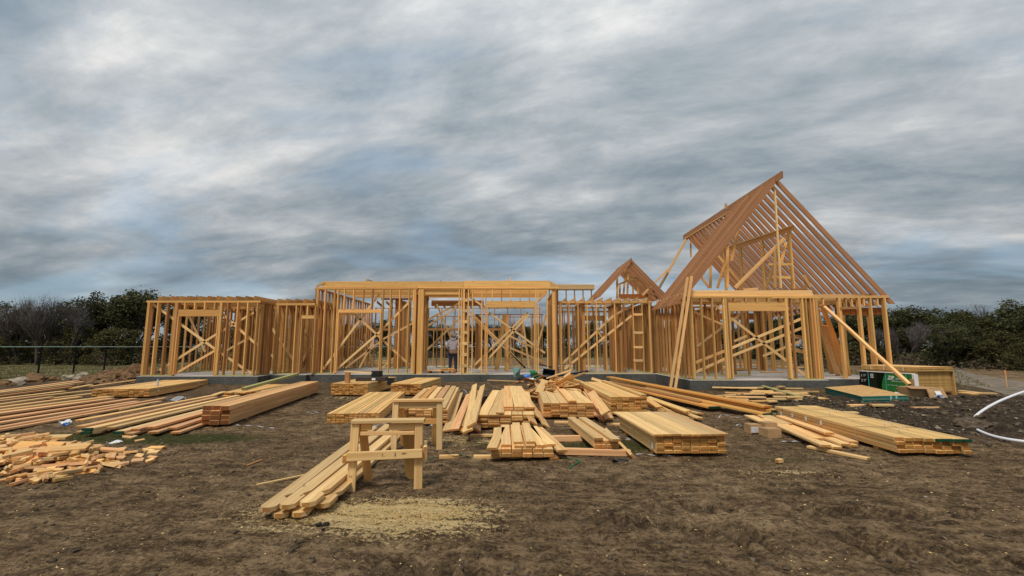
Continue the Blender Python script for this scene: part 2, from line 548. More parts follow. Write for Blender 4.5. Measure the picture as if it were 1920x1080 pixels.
# ------------------------------------------------------------------ slab
ZS = .42
m, n = new_mat('concrete')
tc = n.add('ShaderNodeTexCoord')
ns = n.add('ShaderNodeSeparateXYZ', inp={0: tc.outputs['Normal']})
a = n.noise(tc.outputs['Object'], .8, 6, .6)
b = n.noise(tc.outputs['Object'], 14, 5, .6)
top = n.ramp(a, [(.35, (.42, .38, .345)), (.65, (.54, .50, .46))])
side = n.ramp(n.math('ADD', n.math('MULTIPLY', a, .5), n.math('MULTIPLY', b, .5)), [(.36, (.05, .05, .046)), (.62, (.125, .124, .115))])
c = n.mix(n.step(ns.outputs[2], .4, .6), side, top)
finish(n, c, .85, b, .3, .01)
CONC = m


def prism(pts, z0, z1, mat, name, bev=.012):
    bm = bmesh.new()
    vs_ = [bm.verts.new((p[0], p[1], z0)) for p in pts]
    f = bm.faces.new(vs_)
    f.normal_update()
    if f.normal.z < 0:
        f.normal_flip()
    r = bmesh.ops.extrude_face_region(bm, geom=[f])
    for q in r['geom']:
        if isinstance(q, bmesh.types.BMVert):
            q.co.z = z1
    bmesh.ops.recalc_face_normals(bm, faces=bm.faces[:])
    if bev:
        bmesh.ops.bevel(bm, geom=bm.edges[:], offset=bev, segments=1, affect='EDGES')
    return mesh_from(bm, name, mat)


slab_pts = [(-14.95, 18.4), (-8.6, 18.4 + .9), (-8.6, 19.62), (1.95, 19.62), (1.95, 20.05), (6.25, 20.05), (6.25, 16.27), (11.15, 16.27), (11.15, 16.85), (14.3, 16.85), (14.3, 27.6), (2.2, 29.2), (-14.95, 26.2)]
slab_pts = [(-14.95, 18.4), (-10.1, 18.4), (-10.1, 19.3), (-8.6, 19.3), (-8.6, 19.62)] + [(1.99 + .14, 19.62), (1.99 + .14, 20.05)] + slab_pts[5:]
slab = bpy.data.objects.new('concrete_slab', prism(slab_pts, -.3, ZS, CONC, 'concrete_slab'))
C.objects.link(slab)
tag(slab, kind='structure')

# ------------------------------------------------------------------ house frame
house = thing('house_frame', 'unfinished timber house frame of bare studs and open rafters on its slab', 'house frame', (0, 20, ZS))
SW = .046                                  # stud thickness as built
ZL = 3.45                                  # plate top of the low wings
ZC = 4.15                                  # plate top of the tall middle


REAR = []


def wall(p0, p1, z1, z0=ZS, sp=.406, dp=.14, openings=(), mat=STUD, skip=(), ends=1, double=True, jit=.012, rear=False):
    """a stud wall from p0 to p1; openings = (from, to, head height or None, head depth, sill height or None) along the wall in metres"""
    p0, p1 = Vector((p0[0], p0[1], 0)), Vector((p1[0], p1[1], 0))
    L = (p1 - p0).length
    d = (p1 - p0) / L
    wl = empty('wall_frame', ((p0.x + p1.x) / 2, (p0.y + p1.y) / 2, z0), house)
    pt = .042
    at_ = lambda s, z: Vector((p0.x + d.x * s, p0.y + d.y * s, z))
    nrm = Vector((-d.y, d.x, 0))

    def stud(s, a, b, k=0):
        j = R.uniform(-jit, jit)
        if rear:
            REAR.append((at_(s, a), at_(s + j * .5, b), dp - R.uniform(0, .006), d))
            return
        board('stud', at_(s, a), at_(s + j * .5, b), dp - R.uniform(0, .006), SW, HEART if R.random() < .14 else mat, wl, up=d, bev=.003)
    # plates
    cuts = []
    for o in openings:
        if o[4] is None and o[2] is not None or (o[2] is None and o[4] is None):
            cuts.append((o[0], o[1]))
    s = 0
    for a, b in sorted(cuts) + [(L, L)]:
        if a - s > .1:
            board('bottom_plate', at_(s, z0 + pt / 2), at_(a, z0 + pt / 2), dp + .004, pt, TREAT, wl, bev=.003)
        s = b
    board('top_plate', at_(-.07, z1 - pt / 2), at_(L + .07, z1 - pt / 2), dp + .006, pt, mat, wl, bev=.003)
    if double:
        q = L * R.uniform(.35, .65)
        board('top_plate', at_(-.07, z1 - pt * 1.5 - .001), at_(q, z1 - pt * 1.5 - .001), dp + .004, pt, mat, wl, bev=.003)
        board('top_plate', at_(q + .003, z1 - pt * 1.5 - .001), at_(L + .07, z1 - pt * 1.5 - .001), dp + .004, pt, mat, wl, bev=.003)
    zb, zt = z0 + pt, z1 - pt * (2 if double else 1)
    inside = lambda s: any(a - .02 < s < b + .02 for a, b, *_ in openings)
    ss = [i * sp for i in range(int(L / sp) + 1)]
    if L - ss[-1] > .08:
        ss.append(L)
    for i in range(1, ends):
        ss += [i * (SW + .004), L - i * (SW + .004)]
    for o in openings:
        a, b = o[0], o[1]
        if o[2] is not None or o[4] is not None:
            ss += [a - SW * .5 - .02, b + SW * .5 + .02]
    ss = sorted(ss)
    last = -9
    for s in ss:
        if inside(s) or s - last < SW + .001 or any(abs(s - k) < .15 for k in skip):
            continue
        stud(s, zb, zt)
        last = s
    for a, b, hd, hh, sill in [tuple(o) for o in openings]:
        if hd is not None:
            zh = z0 + hd
            # trimmers
            for s in (a + SW * .5, b - SW * .5):
                stud(s, zb, zh)
            board('header', at_(a, zh + hh / 2 + .002), at_(b, zh + hh / 2 + .002), hh, dp * .75, mat, wl, up=nrm, bev=.003)
            k = a + sp * .6
            while k < b - .1 and zt - zh - hh > .08:
                stud(k, zh + hh + .004, zt)
                k += sp
        if sill is not None:
            board('sill', at_(a + SW, z0 + sill - pt / 2), at_(b - SW, z0 + sill - pt / 2), dp, pt, mat, wl, bev=.003)
            k = a + sp * .6
            while k < b - .1:
                stud(k, zb, z0 + sill - pt)
                k += sp
    return wl


def brace(px0, py0, px1, py1, Y, Y1=None, wd=.088, t=.04, mat=PALE):
    a, b = D(px0, py0, Y), D(px1, py1, Y if Y1 is None else Y1)
    return board('brace', a, b, wd, t, mat, house, up=(0, 1, 0), bev=.003)


def post(Xc, Y, z0, z1, nst=3, dp=.14, along=(1, 0, 0)):
    a = Vector(along)
    for i in range(nst):
        q = Vector((Xc, Y, 0)) + a * (i - (nst - 1) / 2) * (SW + .003)
        board('stud', (q.x, q.y, z0), (q.x, q.y, z1), dp - R.uniform(0, .008), SW, STUD, house, up=a, bev=.003)


# ---- left wing
YL = 18.5
xl0, xl1 = -14.8, -10.3
so = lambda px, x0, Y: X(px, Y) - x0
wall((xl0, YL), (xl1, YL), ZL, openings=[(so(331, xl0, YL), so(408, xl0, YL), 2.38, .27, None)], ends=2)
post(X(326, YL), YL - .0, ZS + .05, ZL - .09, 2)
post(X(411, YL), YL - .0, ZS + .05, ZL - .09, 2)
wall((xl0, YL + .2), (xl0, 25.5), ZL, dp=.092, mat=STUD_SHADED)
wall((xl1, YL + .2), (xl1, 19.5), ZL, sp=.2, ends=2, mat=STUD_SHADED)
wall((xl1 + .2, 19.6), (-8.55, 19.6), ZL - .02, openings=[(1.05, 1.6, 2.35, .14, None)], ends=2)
wall((xl0 + .2, 21.9), (-8.6, 21.9), ZL, sp=.27, mat=STUD_SHADED)
wall((xl0 + .2, 24.6), (-8.6, 24.6), ZL, sp=.29, mat=STUD_SHADED, rear=True)
wall((xl0 + .3, 23.2), (-8.7, 23.2), ZL, sp=.41, mat=STUD_SHADED, rear=True)
wall((xl0 + .2, 26.0), (-8.8, 26.0), ZL, mat=STUD_SHADED, rear=True)
wall((-13.4, 22.1), (-13.4, 24.4), ZL, mat=STUD_SHADED, rear=True)
wall((-12.1, 22.1), (-12.1, 24.4), ZL, mat=STUD_SHADED, rear=True)
wall((-10.2, 19.9), (-10.2, 21.7), ZL, sp=.36, mat=STUD_SHADED, rear=True)
wall((-9.3, 19.9), (-9.3, 24.4), ZL, mat=STUD_SHADED, rear=True)
for k in range(17):
    xx = xl0 + .12 + k * .38
    y0 = YL - .05 if xx < xl1 + .1 else 19.55
    z = ZL + .095 + .003
    a, b = Vector((xx, y0 + (.35 if k == 0 else 0) + R.uniform(0, .04), z)), Vector((xx + R.uniform(-.03, .03), 22.0 + R.uniform(0, .3), z))
    board('joist', a, b, .184, .04, STUD, house, up=(1, 0, 0), bev=.003)
board('rim_joist', (xl0 + .6, 22.4, ZL + .1), (-8.7, 22.4, ZL + .1), .18, .04, STUD, house, up=(0, 1, 0))
for a in ((284, 568, 404, 655), (404, 655, 472, 701), (300, 694, 404, 628), (404, 628, 476, 586), (330, 700, 404, 657), (404, 577, 478, 643)):
    brace(*a, YL + .11)
for a in ((420, 660, 470, 632), (340, 560, 385, 660)):
    brace(*a, YL + 2.2)
for a in ((480, 643, 520, 675), (565, 610, 592, 650), (500, 600, 560, 690), (560, 690, 592, 630)):
    brace(*a, 20.6)

# ---- tall middle
YC = 19.8
xc0, xc1 = -8.56, 1.97
wall((xc0, YC), (X(778, YC), YC), ZC, openings=[(so(632, xc0, YC), so(714, xc0, YC), 2.62, .15, None)], ends=3)
wall((X(868, YC), YC), (xc1, YC), ZC, openings=[(so(912, X(868, YC), YC), so(1003, X(868, YC), YC), 2.85, .29, None)], ends=2)
# doorway between them: two posts and a deep beam
post(X(788, YC), YC, ZS, ZC - .09, 5)
post(X(860, YC), YC, ZS, ZC - .09, 1)
board('post', (X(871, YC), YC + .04, ZS), (X(871, YC), YC + .04, ZC - .09), .06, .2, STUD_SHADED, house, up=(1, 0, 0))
post(X(865, YC), YC - .02, ZS, ZC - .09, 1)
post(X(877.5, YC), YC - .02, ZS, ZC - .09, 1)
for i in range(7):
    z = ZS + .35 + i * .47
    board('blocking', D(862, 640, YC) * Vector((1, 1, 0)) + Vector((.03, -.01, z)) if False else Vector((X(866.5, YC), YC - .02, z)), Vector((X(876, YC), YC - .02, z)), .11, .13, PALE, house, up=(0, 0, 1))
board('top_plate', (X(776, YC), YC, ZC - .021), (X(870, YC), YC, ZC - .021), .145, .042, STUD, house, bev=.003)
for k in range(3):
    board('beam', (X(776, YC), YC + .05 + k * .4, ZC - .18), (X(880, YC), YC + .05 + k * .4, ZC - .18), .23, .045, STUD, house, up=(0, 1, 0))
board('beam', (X(776, YC), 23.9, ZC - .3), (X(895, YC), 23.9, ZC - .3), .3, .09, HEART, house, up=(0, 1, 0))
wall((xc0, YC + .2), (xc0, 27.8), ZC, dp=.092, mat=STUD_SHADED)
wall((X(776, YC) + .04, YC + .2), (X(776, YC) + .04, 22.6), ZC, sp=.33, dp=.092, mat=STUD_SHADED)
wall((xc1, YC + .2), (xc1, 24.4), ZC, sp=.36, dp=.092, mat=STUD_SHADED)
wall((xc0 + .2, 27.9), (1.7, 27.9), 3.95, sp=.81, double=False, openings=[], mat=STUD_SHADED, rear=True)
board('rail_beam', (xc0 + .2, 27.75, 2.62), (.6, 27.75, 2.62), .14, .07, HEART, house, up=(0, 1, 0))
for k in range(16):
    xx = -7.9 + k * .52 + R.uniform(-.05, .05)
    board('stud', (xx, 27.72, ZS), (xx, 27.72, 2.58), .09, SW, STUD, house, up=(1, 0, 0))
wall((-6.9, 24.2), (-4.5, 24.2), ZC, sp=.5, mat=STUD_SHADED, rear=True)
for k in range(11):
    yy = 20.0 + k * .4
    for a, b in ((xc0 + .1 + k * .02, -2.13), (-2.12, 1.7)):
        if k == 0:
            continue
        board('joist', (a, yy, ZC + .11), (b, yy, ZC + .11 + R.uniform(-.006, .006)), .21, .04, STUD, house, up=(0, 1, 0), bev=.003)
board('rim_joist', (xc0 + .22, YC + .02, ZC + .14), (-2.13, YC + .02, ZC + .14), .276, .042, STUD, house, up=(0, 1, 0))
board('rim_joist', (-2.125, YC - .01, ZC + .152), (xc1 - .3, YC - .01, ZC + .152), .30, .042, STUD, house, up=(0, 1, 0))
board('rim_joist', (xc1 - .32, YC, ZC + .24), (xc1 + .05, YC + .02, ZC + .05), .1, .04, STUD, house, up=(0, 1, 0))
board('rim_joist', (xc0 - .02, YC, ZC + .05), (xc0 + .34, YC, ZC + .22), .1, .04, STUD, house, up=(0, 1, 0))
for px, dz, l in ((688, .16, .34), (826, .08, .14), (956, .2, .2), (948, .12, .3)):      # short blocks left standing on the top
    q = D(px, 530, YC + .1)
    board('block', (q.x, q.y, ZC + .24), (q.x + .02, q.y, ZC + .24 + dz), .06, .09, HEART if px == 826 else PALE, house, up=(0, 1, 0))
board('block', (D(690, 525, YC).x, YC + .1, ZC + .36), (D(698, 525, YC).x, YC + .25, ZC + .28), .08, .04, PALE, house)
for k in range(18):                                                                        # rafter tails over the back wall
    xx = -8.1 + k * .55
    board('joist', (xx, 27.2, 4.25), (xx + .05, 28.6, 4.0), .14, .045, HEART, house, up=(1, 0, 0))
YB = YC + .12
for a in ((606, 692, 712, 551), (664, 588, 774, 690), (632, 692, 706, 628), (706, 628, 778, 556)):
    brace(*a, YB + .05)
for a in ((660, 580, 735, 655), (648, 690, 720, 635), (720, 635, 776, 605), (735, 655, 776, 690), (674, 690, 700, 640)):
    brace(*a, 22.0)
for a in ((684, 626, 700, 690), (716, 690, 776, 640)):
    brace(*a, 26)
for a in ((797, 602, 866, 566), (797, 614, 866, 571), (797, 660, 866, 593)):
    brace(*a, 23.2)
brace(819, 570, 846, 636, 21.8, wd=.07)
brace(846, 636, 866, 686, 21.8, wd=.07)
for a in ((882, 692, 990, 586), (898, 692, 992, 589), (917, 586, 1022, 662), (882, 558, 912, 578)):
    brace(*a, YB + .02)
for a in ((882, 585, 936, 640), (882, 592, 985, 690), (956, 652, 1022, 680), (956, 630, 1000, 652), (1010, 565, 1026, 545), (956, 660, 985, 690), (1005, 660, 1024, 590)):
    brace(*a, 21.6)
post(X(950, 22), 22, ZS, 3.1, 4)
board('brace', D(946, 590, 23), D(930, 695, 23), .2, .05, STUD, house, up=(0, 1, 0))
board('brace', D(979, 590, 22.6), D(992, 690, 22.6), .09, .04, PALE, house, up=(0, 1, 0))
post(xc1 - .12, YC + .05, ZS, ZC - .09, 4)
wall((-1.9, 24.3), (1.6, 24.3), 3.3, sp=.6, double=False, mat=STUD_SHADED, rear=True)

wall((-6.2, 24.4), (-6.2, 27.6), ZC, sp=.5, mat=STUD_SHADED, rear=True)
wall((-1.9, 24.5), (-1.9, 27.6), 3.3, sp=.6, mat=STUD_SHADED, rear=True)
wall((-4.2, 25.6), (-2.2, 25.6), 3.3, sp=.45, double=False, mat=STUD_SHADED, rear=True)
wall((-.4, 26.2), (1.6, 26.2), 3.3, sp=.5, double=False, mat=STUD_SHADED, rear=True)

# ---- connector to the gabled wing
YM, ZM = 20.2, 3.58
wall((2.12, YM), (6.15, YM), ZM, ends=2)
wall((2.0, 22.9), (6.2, 22.9), ZM, sp=.27, openings=[(1.1, 2.6, 2.45, .26, None)], mat=STUD_SHADED, rear=True)
wall((2.1, 25.6), (6.2, 25.6), ZM, sp=.28, mat=STUD_SHADED, rear=True)
wall((4.85, YM + .2), (4.85, 22.7), ZM, sp=.3, dp=.092, mat=STUD_SHADED)
wall((3.2, YM + .2), (3.2, 22.6), ZM, sp=.36, mat=STUD_SHADED, rear=True)
wall((6.2, YM + .2), (6.2, 25.4), ZM, sp=.36, mat=STUD_SHADED, rear=True)
for k in range(11):
    xx = 2.0 + k * .4
    board('joist', (xx, YM - .12, ZM + .095), (xx + R.uniform(-.03, .03), 22.9, ZM + .095), .15, .042, PALE, house, up=(1, 0, 0))
for i, py in enumerate((590, 624, 651, 676)):
    a = D(1187, py, YM - .02)
    board('blocking', a, (a.x + .42, a.y, a.z), .12, .1, PALE, house)
for a in ((1050, 686, 1150, 592), (1058, 692, 1184, 592), (1150, 592, 1205, 562)):
    brace(*a, YM + .1)
for a in ((1120, 620, 1134, 640), (1205, 582, 1222, 596)):
    brace(*a, 21.5)
# clerestory wall behind it
wall((2.0, 24.2), (4.3, 24.2), 4.62, z0=ZM + .35, sp=.45, double=False, mat=STUD_SHADED, rear=True)
board('beam', (1.9, 24.1, 4.75), (4.4, 24.1, 4.75), .25, .05, PALE, house, up=(0, 1, 0))
board('beam', (1.9, 24.3, 3.9), (6.2, 24.3, 3.9), .2, .09, STUD, house, up=(0, 1, 0))

# ---- gabled wing on the right
YF, ZR = 16.4, 3.40
xr0, xr1 = 6.42, 11.0
wall((xr0, YF), (xr1, YF), ZR, ends=2, openings=[(so(1368, xr0, YF), so(1476, xr0, YF), 2.43, .31, None)])
for px in (1363, 1478, 1508, 1515, 1524):
    post(X(px, YF), YF - .0, ZS + .05, ZR - .09, 1 if px > 1500 else 2)
wall((xr0 - .05, YF + .2), (xr0 - .05, 20.1), ZR, sp=.38, dp=.092, mat=STUD_SHADED)
wall((xr0 - .05, 20.5), (xr0 - .05, 26.3), ZR, mat=STUD_SHADED, rear=True)
wall((xr1, YF + .2), (xr1, 17.0), ZR, sp=.22, ends=2, mat=STUD_SHADED)
board('rim_joist', (xr0 - .1, YF + .02, ZR + .11), (xr1 - .1, YF + .02, ZR + .11), .2, .042, PALE, house, up=(0, 1, 0))
YP = 17.05
board('top_plate', (xr1 + .05, YP, ZR + .02), (14.15, YP, ZR + .02), .14, .042, PALE, house)
board('top_plate', (xr1 + .05, YP, ZR + .063), (14.15, YP, ZR + .063), .14, .042, STUD, house)
for px, nn in ((1579, 2), (1616, 2), (1638, 1), (1664, 2)):
    post(X(px, YP), YP, ZS, ZR - .003, nn)
post(X(1646, YP), YP + .3, ZS, 2.95, 2)
for px in (1549, 1592, 1603, 1626, 1652):
    post(X(px, YP), YP, ZR - .32, ZR, 1, dp=.09)
board('beam', (X(1583, YP), YP + .32, 2.92), (14.15, YP + .32, 2.92), .28, .09, GLU, house, up=(0, 1, 0))
board('block', (X(1578, YP), YP - .05, 3.0), (X(1612, YP), YP - .05, 3.02), .1, .09, HEART, house, up=(0, 0, 1))
board('top_plate', (14.1, YP + .1, ZR + .02), (14.1, 26.3, ZR + .02), .14, .042, PALE, house)
for yy in (19.4, 21.8, 24.0, 26.2):
    post(14.1, yy, ZS, ZR, 2, along=(0, 1, 0))
board('beam', (7.5, 24.6, 3.2), (14.1, 24.6, 3.2), .34, .09, GLU, house, up=(0, 1, 0))
wall((xr0 + .2, 20.6), (9.2, 20.6), ZR, mat=STUD_SHADED, rear=True)
wall((9.2, 20.8), (9.2, 24.3), ZR, mat=STUD_SHADED, rear=True)
wall((xr0 + .2, 26.4), (11.6, 26.4), ZR, mat=STUD_SHADED, rear=True)
for px in (1395, 1420, 1432, 1447):
    post(X(px, 22.5), 22.5, ZS, ZR, 3)
board('panel_board', D(1428, 582, 23.5), D(1428, 688, 23.5), .5, .05, HEART, house, up=(0, 1, 0))
for k in range(9):                                   # ceiling joists seen from below
    yy = YF + .35 + k * .42
    board('joist', (xr0, yy, ZR + .1), (xr1 - .05 if k < 2 else 14.0, yy, ZR + .1), .19, .042, PALE if k % 3 else STUD, house, up=(0, 1, 0))
for a in ((1321, 555, 1365, 592), (1365, 592, 1520, 712), (1304, 698, 1366, 670), (1366, 670, 1506, 614), (1304, 680, 1366, 655), (1366, 655, 1506, 596)):
    brace(*a, YF + .12)
for a in ((1302, 585, 1368, 615), (1306, 650, 1366, 605), (1366, 605, 1402, 580), (1376, 640, 1400, 630), (1400, 560, 1368, 590), (1430, 668, 1500, 640)):
    brace(*a, 18.4)
for a in ((1483, 630, 1508, 634), (1483, 654, 1506, 660)):
    brace(*a, 17.2, wd=.14)
brace(1352, 552, 1362, 563, YF + .12, wd=.07)

wall((7.2, 18.4), (7.2, 20.4), ZR, sp=.4, mat=STUD_SHADED, rear=True)
wall((7.4, 18.7), (9.6, 18.7), ZR, sp=.55, mat=STUD_SHADED, rear=True)
wall((9.6, 22.4), (12.2, 22.4), ZR, sp=.5, mat=STUD_SHADED, rear=True)
wall((7.0, 23.0), (7.0, 26.2), ZR, sp=.4, mat=STUD_SHADED, rear=True)

# the studs of the rear walls, past the nearest three hundred: one part
V_, F_, CO_, ID_ = [], [], [], []
for a, b, dp_, d_ in REAR:
    M = frame((a + b) / 2, b - a, d_)
    l_ = (b - a).length
    rid = R.uniform(.05, .95)
    k = len(V_)
    for sx in (-1, 1):
        for sy in (-1, 1):
            for sz in (-1, 1):
                q = Vector((sx * l_ / 2, sy * dp_ / 2, sz * SW / 2))
                V_.append((M @ q) - WL[house])
                CO_ += [q.x, q.y, q.z]
                ID_.append(rid)
    F_ += [[k + i for i in f] for f in ((0, 1, 3, 2), (4, 6, 7, 5), (0, 4, 5, 1), (2, 3, 7, 6), (0, 2, 6, 4), (1, 5, 7, 3))]
me_ = bpy.data.meshes.new('rear_framing')
me_.from_pydata([tuple(q) for q in V_], [], F_)
me_.attributes.new('board_co', 'FLOAT_VECTOR', 'POINT').data.foreach_set('vector', CO_)
me_.attributes.new('board_id', 'FLOAT', 'POINT').data.foreach_set('value', ID_)
me_.materials.append(STUD_SHADED)
o = bpy.data.objects.new('rear_framing', me_)
C.objects.link(o)
o.parent = house
tag(o, kind='stuff')

# roof of the gabled wing
RX, RZ = 10.25, 8.12


def rafter_mesh(run, rise, dp, t, mat, flip):
    L = math.hypot(run, rise)
    a = math.atan2(rise, run)
    # local X runs down the slope; cut plumb at the ridge, level at the tail
    pts = [(0, 0), (L, 0), (L - dp / math.tan(a) * .75, -dp * .75), (L - dp * .9, -dp), (dp * math.tan(math.pi / 2 - (math.pi / 2 - a)), -dp)]
    bm = bmesh.new()
    lo = [bm.verts.new((x_, -t / 2, z_)) for x_, z_ in pts]
    hi = [bm.verts.new((x_, t / 2, z_)) for x_, z_ in pts]
    bm.faces.new(lo)
    bm.faces.new(hi[::-1])
    for i in range(len(pts)):
        j = (i + 1) % len(pts)
        bm.faces.new((lo[j], lo[i], hi[i], hi[j]))
    bmesh.ops.recalc_face_normals(bm, faces=bm.faces[:])
    return mesh_from(bm, 'rafter', mat), a


def rafters(roof, rx, rz, run, rise, dp, ys_left, ys_right, mat=RAFT, t=.058):
    me_, a = rafter_mesh(run, rise, dp, t, mat, False)
    for sgn, ys in ((-1, ys_left), (1, ys_right)):
        for yy in ys:
            ax = Vector((sgn * math.cos(a), 0, -math.sin(a)))
            M = frame((rx + sgn * .021, yy, rz + R.uniform(-.01, .01)), ax, (0, 0, 1))
            place('rafter', me_, M, roof)


roof = empty('roof_frame', (RX, 21, ZR), house)
board('ridge_board', (RX, 16.55, RZ - .06), (RX, 26.6, RZ - .06), .28, .04, RAFT, roof, up=(1, 0, 0))
rafters(roof, RX, RZ, 4.13, 4.95, .165, [17.05 + .405 * i for i in range(8)], [17.05 + .405 * i for i in range(23)])
pur0, pur1 = D(1487, 427, 17.6), D(1352, 471, 23.6)
board('purlin', pur0, pur1, .24, .045, STUD, roof, up=(1, 0, .0))
board('purlin', pur0 + Vector((0, 0, .07)), pur1 + Vector((0, 0, .07)), .14, .04, PALE, roof)
ZJ = ZR + .2
for px, f in ((1477, .05), (1430, .37), (1392, .68), (1366, .95)):
    q = pur0.lerp(pur1, f)
    post(q.x, q.y, ZJ, q.z - .1, 2)
board('post', D(1452, 352, 17.2), D(1464, 541, 16.8), .09, .045, PALE, roof, up=(1, 0, 0))
board('brace', D(1471, 447, 17.4), D(1378, 540, 17.4), .13, .04, PALE, roof, up=(0, 1, 0))
for a in ((1453, 470, 1453, 540, 17.3), (1332, 488, 1332, 540, 17.5), (1364, 452, 1364, 540, 17.6), (1384, 430, 1371, 490, 17.8), (1361, 487, 1345, 540, 17.8), (1296, 545, 1296, 520, 17.8),
          (1436, 541, 1458, 475, 19), (1343, 476, 1392, 535, 22), (1312, 515, 1330, 540, 19.5), (1473, 455, 1463, 500, 17.6)):
    board('brace', D(a[0], a[1], a[4]), D(a[2], a[3], a[4]), .1, .045, STUD, roof, up=(0, 1, 0))
board('brace', D(1440, 496, 17.5), D(1485, 496, 17.5), .09, .04, STUD, roof, up=(0, 1, 0))
board('brace', D(1448, 519, 17.5), D(1482, 521, 17.5), .09, .04, STUD, roof, up=(0, 1, 0))
board('brace', D(1297, 430, 26.4), D(1227, 556, 24.5), .15, .045, PALE, roof, up=(0, 1, 0))
board('brace', D(1295, 432, 26.2), D(1295, 482, 26.2), .1, .045, PALE, roof, up=(0, 1, 0))
board('brace', D(1252, 505, 25), D(1204, 554, 23.5), .1, .04, PALE, roof, up=(0, 1, 0))
board('brace', D(1361, 382, 19.5), D(1361, 392, 19.5), .1, .05, STUD, roof, up=(0, 1, 0))
board('collar_board', (RX + .06, 18.2, RZ - .22), (RX - .02, 26.2, RZ - .22), .1, .04, PALE, roof)
for px, py, l, mt in ((1392, 537, .9, PALE), (1484, 539, .8, HEART), (1508, 528, .8, PALE)):
    q = D(px, py, 16.7)
    if px == 1508:
        board('block', q + Vector((-.02, 0, .22)), q + Vector((.28, .1, -.18)), .12, .04, mt, roof, up=(0, 1, 0))
        board('block', q + Vector((.04, .1, .1)), q + Vector((.22, .15, -.2)), .12, .04, mt, roof, up=(0, 1, 0))
    else:
        board('block', (q.x, q.y, ZR + .26), (q.x + l * .62, q.y, ZR + .3), .09, .09, mt, roof)

# the smaller gable behind
g_t, g_e = D(1182, 486, 23.6), D(1116, 557, 23.6)
grun, grise = g_t.x - g_e.x, g_t.z - g_e.z
roof2 = empty('roof_frame', (g_t.x, 25, 4), house)
board('ridge_board', (g_t.x, 23.4, g_t.z - .1), (g_t.x, 26.8, g_t.z - .1), .24, .04, RAFT, roof2, up=(1, 0, 0))
rafters(roof2, g_t.x, g_t.z, grun, grise, .19, [23.6 + .36 * i for i in range(9)], [23.6 + .36 * i for i in range(9)])
for a in ((1157, 520, 1157, 560), (1178, 510, 1176, 557), (1196, 521, 1196, 556), (1162, 535, 1162, 556), (1173, 500, 1169, 553), (1187, 538, 1187, 556), (1199, 525, 1226, 560)):
    board('brace', D(a[0], a[1], 24.2), D(a[2], a[3], 24.2), .1, .045, STUD, roof2, up=(0, 1, 0))
board('purlin', D(1158, 534, 24), D(1194, 520, 24), .09, .05, STUD, roof2, up=(0, 1, 0))
board('beam', D(1160, 556, 23.9), D(1215, 556, 23.9), .26, .08, GLU, roof2, up=(0, 1, 0))

# studs spliced onto the slab: loose lumber on the floor inside the gabled wing
for i in range(14):
    px, py = R.uniform(1330, 1480), R.uniform(682, 700)
    q = G(px, py, ZS + .03 + .02 * (i % 3))
    a = R.uniform(-.3, .3)
    board('floor_board', q - Vector((math.cos(a), math.sin(a), 0)) * R.uniform(.3, 1.0), q + Vector((math.cos(a), math.sin(a), 0)) * R.uniform(.3, 1.0), .14, .04, R.choice((STUD, PALE, HEART)))
fl = [o for o in C.objects if o.name.startswith('floor_board')]
for o in fl:
    o.name = 'loose_board'
    tag(o, 'short board lying on the slab inside the gabled wing', 'board', 'boards lying on the slab floor')
for px, py, l, mt, lab in ((862, 712, 0, PALE, ''),):
    pass


# ------------------------------------------------------------------ lumber
def strap_mesh(wd, h, mat, key={}):
    return None


